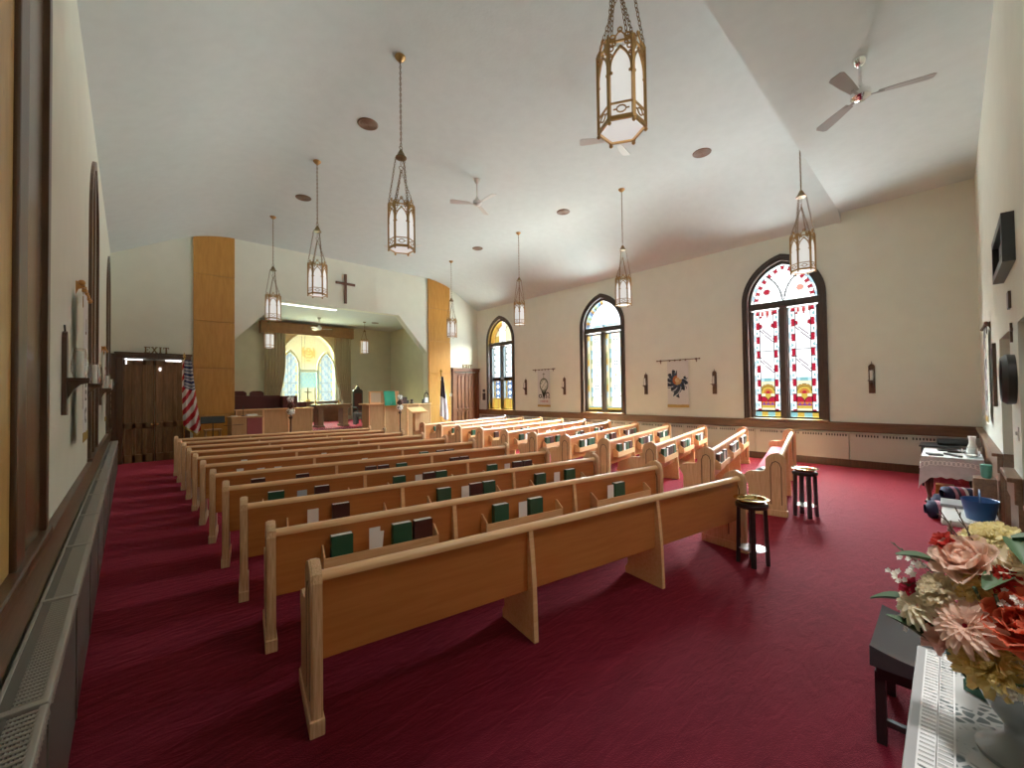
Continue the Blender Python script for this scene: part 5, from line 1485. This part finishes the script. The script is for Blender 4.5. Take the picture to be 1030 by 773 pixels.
def bloom(kind, mat, pos, d, face=None, mat2=None):
    pos = Vector(pos); mb = MB(); r = d / 2
    n = Vector(face) if face else (pos - Vector((1.78, -.16, 1.05)))
    n.normalize(); Q = n.to_track_quat('Z', 'Y').to_matrix().to_4x4()
    B = Matrix.Translation(pos - C0) @ Q
    if kind == 'peony':
        for layer, (cnt, tilt, ln, wd) in enumerate(((7, 12, 1.0, .95), (7, 34, .92, .85), (6, 55, .78, .75), (5, 72, .60, .60), (4, 84, .45, .5))):
            for k in range(cnt):
                a = 2 * pi * (k + layer * .47) / cnt + random.uniform(-.12, .12)
                M = B @ Matrix.Rotation(a, 4, 'Z') @ Matrix.Translation((0, r * .06, -r * .15 + layer * r * .03)) @ Matrix.Rotation(radians(tilt + random.uniform(-6, 6)), 4, 'X')
                petal(mb, M, r * ln, r * wd, .35, .25, 0, r * .05)
    elif kind == 'daisy':
        for layer, (cnt, tilt, ln) in enumerate(((16, 6, 1.0), (15, 22, .86), (11, 40, .60))):
            for k in range(cnt):
                a = 2 * pi * (k + layer * .5) / cnt + random.uniform(-.06, .06)
                M = B @ Matrix.Rotation(a, 4, 'Z') @ Matrix.Translation((0, r * .08, layer * r * .04)) @ Matrix.Rotation(radians(tilt + random.uniform(-7, 7)), 4, 'X')
                petal(mb, M, r * ln * .95, r * .30, .5, -.22, 0, 0, 2, 5, .7)
        mb.lathe([(.0001, r * .14), (r * .12, r * .12), (r * .17, .03 * r), (r * .12, -.05 * r)], (0, 0, 0), 10, 1, B)
    elif kind == 'carnation':
        for layer in range(6):
            cnt = 13 - layer; tilt = 4 + layer * 15
            for k in range(cnt):
                a = 2 * pi * (k + layer * .4) / cnt + random.uniform(-.1, .1)
                M = B @ Matrix.Rotation(a, 4, 'Z') @ Matrix.Translation((0, r * .04, layer * r * .04)) @ Matrix.Rotation(radians(tilt + random.uniform(-8, 8)), 4, 'X')
                petal(mb, M, r * (1 - layer * .09), r * .46, .2, .1, 0, r * .11, 5, 5, .8)
    elif kind == 'cluster':
        for k in range(16):
            o = Vector((random.uniform(-1, 1), random.uniform(-1, 1), random.uniform(-.4, .5))) * r * .8
            for q in range(5):
                M = B @ Matrix.Translation(o) @ Matrix.Rotation(q * 2 * pi / 5 + k, 4, 'Z') @ Matrix.Rotation(radians(20 + (k * 13) % 30), 4, 'X')
                petal(mb, M, r * .26, r * .22, .3, .1, 0, 0, 2, 3)
    elif kind == 'bud':
        for layer, (cnt, tilt) in enumerate(((5, 58), (4, 74), (3, 84))):
            for k in range(cnt):
                M = B @ Matrix.Rotation(2 * pi * (k + layer * .5) / cnt, 4, 'Z') @ Matrix.Translation((0, r * .18, -r * .3)) @ Matrix.Rotation(radians(tilt), 4, 'X')
                petal(mb, M, r * 1.3, r * 1.0, .45, -.25)
    mats = [mat, mat2 or 'petal_darkred']
    o = mb.build({'peony': 'peony', 'daisy': 'daisy', 'carnation': 'carnation', 'cluster': 'blossom_cluster', 'bud': 'flower_bud'}[kind], mats, fb, 60, False)
    return o
CAMV = Vector((-.62, .35, .55))
def F(kind, mat, x, y, z, d, dx=0, dy=0, dz=0, m2=None):
    f = (Vector((x, y, z)) - Vector((1.80, -.17, 1.06))).normalized() * .7 + CAMV * .8 + Vector((dx, dy, dz))
    bloom(kind, mat, (x, y, z), d, f, m2)
F('carnation', 'petal_lime', 1.76, -.075, 1.345, .14, 0, 0, .5)
F('peony', 'petal_peach', 1.68, -.02, 1.30, .165)
F('peony', 'petal_cream', 1.70, -.125, 1.315, .16)
F('peony', 'petal_orange', 1.62, -.115, 1.185, .21)
F('daisy', 'petal_peach', 1.60, -.015, 1.155, .155, 0, 0, 0, 'petal_darkred')
F('daisy', 'petal_cream', 1.68, .075, 1.145, .135, 0, 0, 0, 'petal_pink')
F('carnation', 'petal_yellow', 1.62, -.055, 1.07, .165)
F('carnation', 'petal_yellow', 1.66, -.035, 1.245, .10)
F('carnation', 'petal_cream', 1.67, .03, 1.205, .115)
F('cluster', 'petal_white', 1.72, .10, 1.225, .10)
F('bud', 'petal_darkred', 1.70, .088, 1.185, .06)
F('bud', 'petal_red', 1.70, .02, 1.335, .06)
F('peony', 'petal_red', 1.72, .055, 1.10, .10)
F('carnation', 'petal_red', 1.66, -.075, 1.275, .085)
F('cluster', 'petal_white', 1.60, -.10, 1.245, .07)
F('cluster', 'petal_white', 1.58, -.09, 1.06, .11)
F('bud', 'petal_pink', 1.66, .03, 1.075, .085)
F('cluster', 'petal_white', 1.70, .10, 1.09, .08)
F('peony', 'petal_pink', 1.74, .06, 1.15, .11)
F('peony', 'petal_orange', 1.70, -.20, 1.22, .20)
F('peony', 'petal_cream', 1.78, -.22, 1.34, .17)
F('carnation', 'petal_peach', 1.85, -.05, 1.30, .14)
F('peony', 'petal_red', 1.72, -.06, 1.15, .12)
F('carnation', 'petal_yellow', 1.86, -.20, 1.18, .15)
F('peony', 'petal_pink', 1.90, -.10, 1.22, .15)
F('daisy', 'petal_white', 1.72, -.27, 1.10, .15)
F('carnation', 'petal_peach', 1.56, -.17, 1.10, .13)
F('peony', 'petal_cream', 1.58, -.22, 1.22, .15)
mb = MB()
for (x, y, z) in ((1.70, .035, 1.27), (1.66, .06, 1.06), (1.60, -.10, 1.02), (1.72, .02, 1.02), (1.70, -.10, 1.38), (1.62, -.05, 1.01), (1.80, -.02, 1.05), (1.70, -.2, 1.03), (1.74, .10, 1.13), (1.66, -.09, 1.29)):
    for q in range(2):
        M = Matrix.Translation(Vector((x, y, z)) - C0) @ Matrix.Rotation(random.uniform(0, 6.28), 4, 'Z') @ Matrix.Rotation(random.uniform(-.5, .9), 4, 'X')
        petal(mb, M, .10, .05, .3, -.2, 0, 0, 4, 6)
mb.build('leaves', 'leaf', fb, 60, False)
mb = MB()
for (x, y, z) in ((1.72, .12, 1.29), (1.74, .14, 1.30), (1.70, .03, 1.43), (1.69, .12, 1.20), (1.72, .0, 1.44)):
    p = Vector((x, y, z)) - C0; mb.tube([(.0, .0, .0), tuple(p * .55 + Vector((0, 0, .02))), tuple(p)], [.003, .0025, .0015], 5)
    for k in range(6):
        q = p * (.62 + k * .06); mb.tube([tuple(q), tuple(q + Vector((random.uniform(-.02, .02), random.uniform(-.02, .02), .018)))], .0015, 4)
mb.build('twigs', 'twig', fb, 60)
mb = MB()
for k in range(14):
    a = k * 2.4; mb.tube([(0.03 * cos(a), .03 * sin(a), -.12), (.05 * cos(a), .05 * sin(a), .02), (.12 * cos(a), .12 * sin(a), .16)], .004, 5)
mb.build('stems', 'leaf', fb, 60)

# ================================================================== WORLD, CAMERA
w = bpy.data.worlds.new('world'); scene.world = w; w.use_nodes = True
nt = w.node_tree; bg = nt.nodes['Background']
tc = nt.nodes.new('ShaderNodeTexCoord'); sp = nt.nodes.new('ShaderNodeSeparateXYZ'); rp = nt.nodes.new('ShaderNodeValToRGB')
nt.links.new(tc.outputs['Generated'], sp.inputs[0]); nt.links.new(sp.outputs['Z'], rp.inputs['Fac'])
mr = nt.nodes.new('ShaderNodeMapRange'); mr.inputs['From Min'].default_value = -1; mr.inputs['From Max'].default_value = 1
nt.links.new(sp.outputs['Z'], mr.inputs['Value']); nt.links.new(mr.outputs['Result'], rp.inputs['Fac'])
# bright ground and overcast sky, horizon band dimmed so the window panes keep colour
cr = rp.color_ramp
stops = [((-1 + 1) / 2, L_GROUND, (.92, 1, .97)), ((-.20 + 1) / 2, L_GROUND, (.92, 1, .97)), ((-.09 + 1) / 2, L_BAND, (1, 1, 1)), ((.27 + 1) / 2, L_BAND, (1, 1, 1)), ((.46 + 1) / 2, L_SKY, (.87, 1, 1.0)), (1, L_SKY, (.87, 1, 1.0))]
while len(cr.elements) < len(stops): cr.elements.new(.5)
for e_, (p_, l_, c_) in zip(cr.elements, stops): e_.position = p_; e_.color = (*[l_ * q for q in c_], 1)
nt.links.new(rp.outputs['Color'], bg.inputs[0]); bg.inputs[1].default_value = 1.0

f_px, th, pt, H, roll_ = 412.03, .7511, .01918, 1.7844, -.013
Fv = Vector((sin(th) * cos(pt), cos(th) * cos(pt), sin(pt))); R0 = Vector((cos(th), -sin(th), 0)); U0 = R0.cross(Fv)
Rv = R0 * cos(roll_) + U0 * sin(roll_); Uv = -R0 * sin(roll_) + U0 * cos(roll_)
cd = bpy.data.cameras.new('camera'); cam = bpy.data.objects.new('camera', cd); COL.objects.link(cam)
cd.sensor_fit = 'HORIZONTAL'; cd.sensor_width = 36; cd.lens = f_px / 1030 * 36; cd.clip_start = .05; cd.clip_end = 100
m = Matrix(((Rv.x, Uv.x, -Fv.x, 0), (Rv.y, Uv.y, -Fv.y, 0), (Rv.z, Uv.z, -Fv.z, H), (0, 0, 0, 1)))
cam.matrix_world = m
scene.camera = cam

scene.view_settings.view_transform = 'Standard'
scene.view_settings.look = 'None'
scene.view_settings.exposure = EXPO
scene.view_settings.gamma = 1.16
scene.cycles.max_bounces = 10
scene.cycles.diffuse_bounces = 6
scene.cycles.transparent_max_bounces = 12
scene.cycles.sample_clamp_indirect = 6
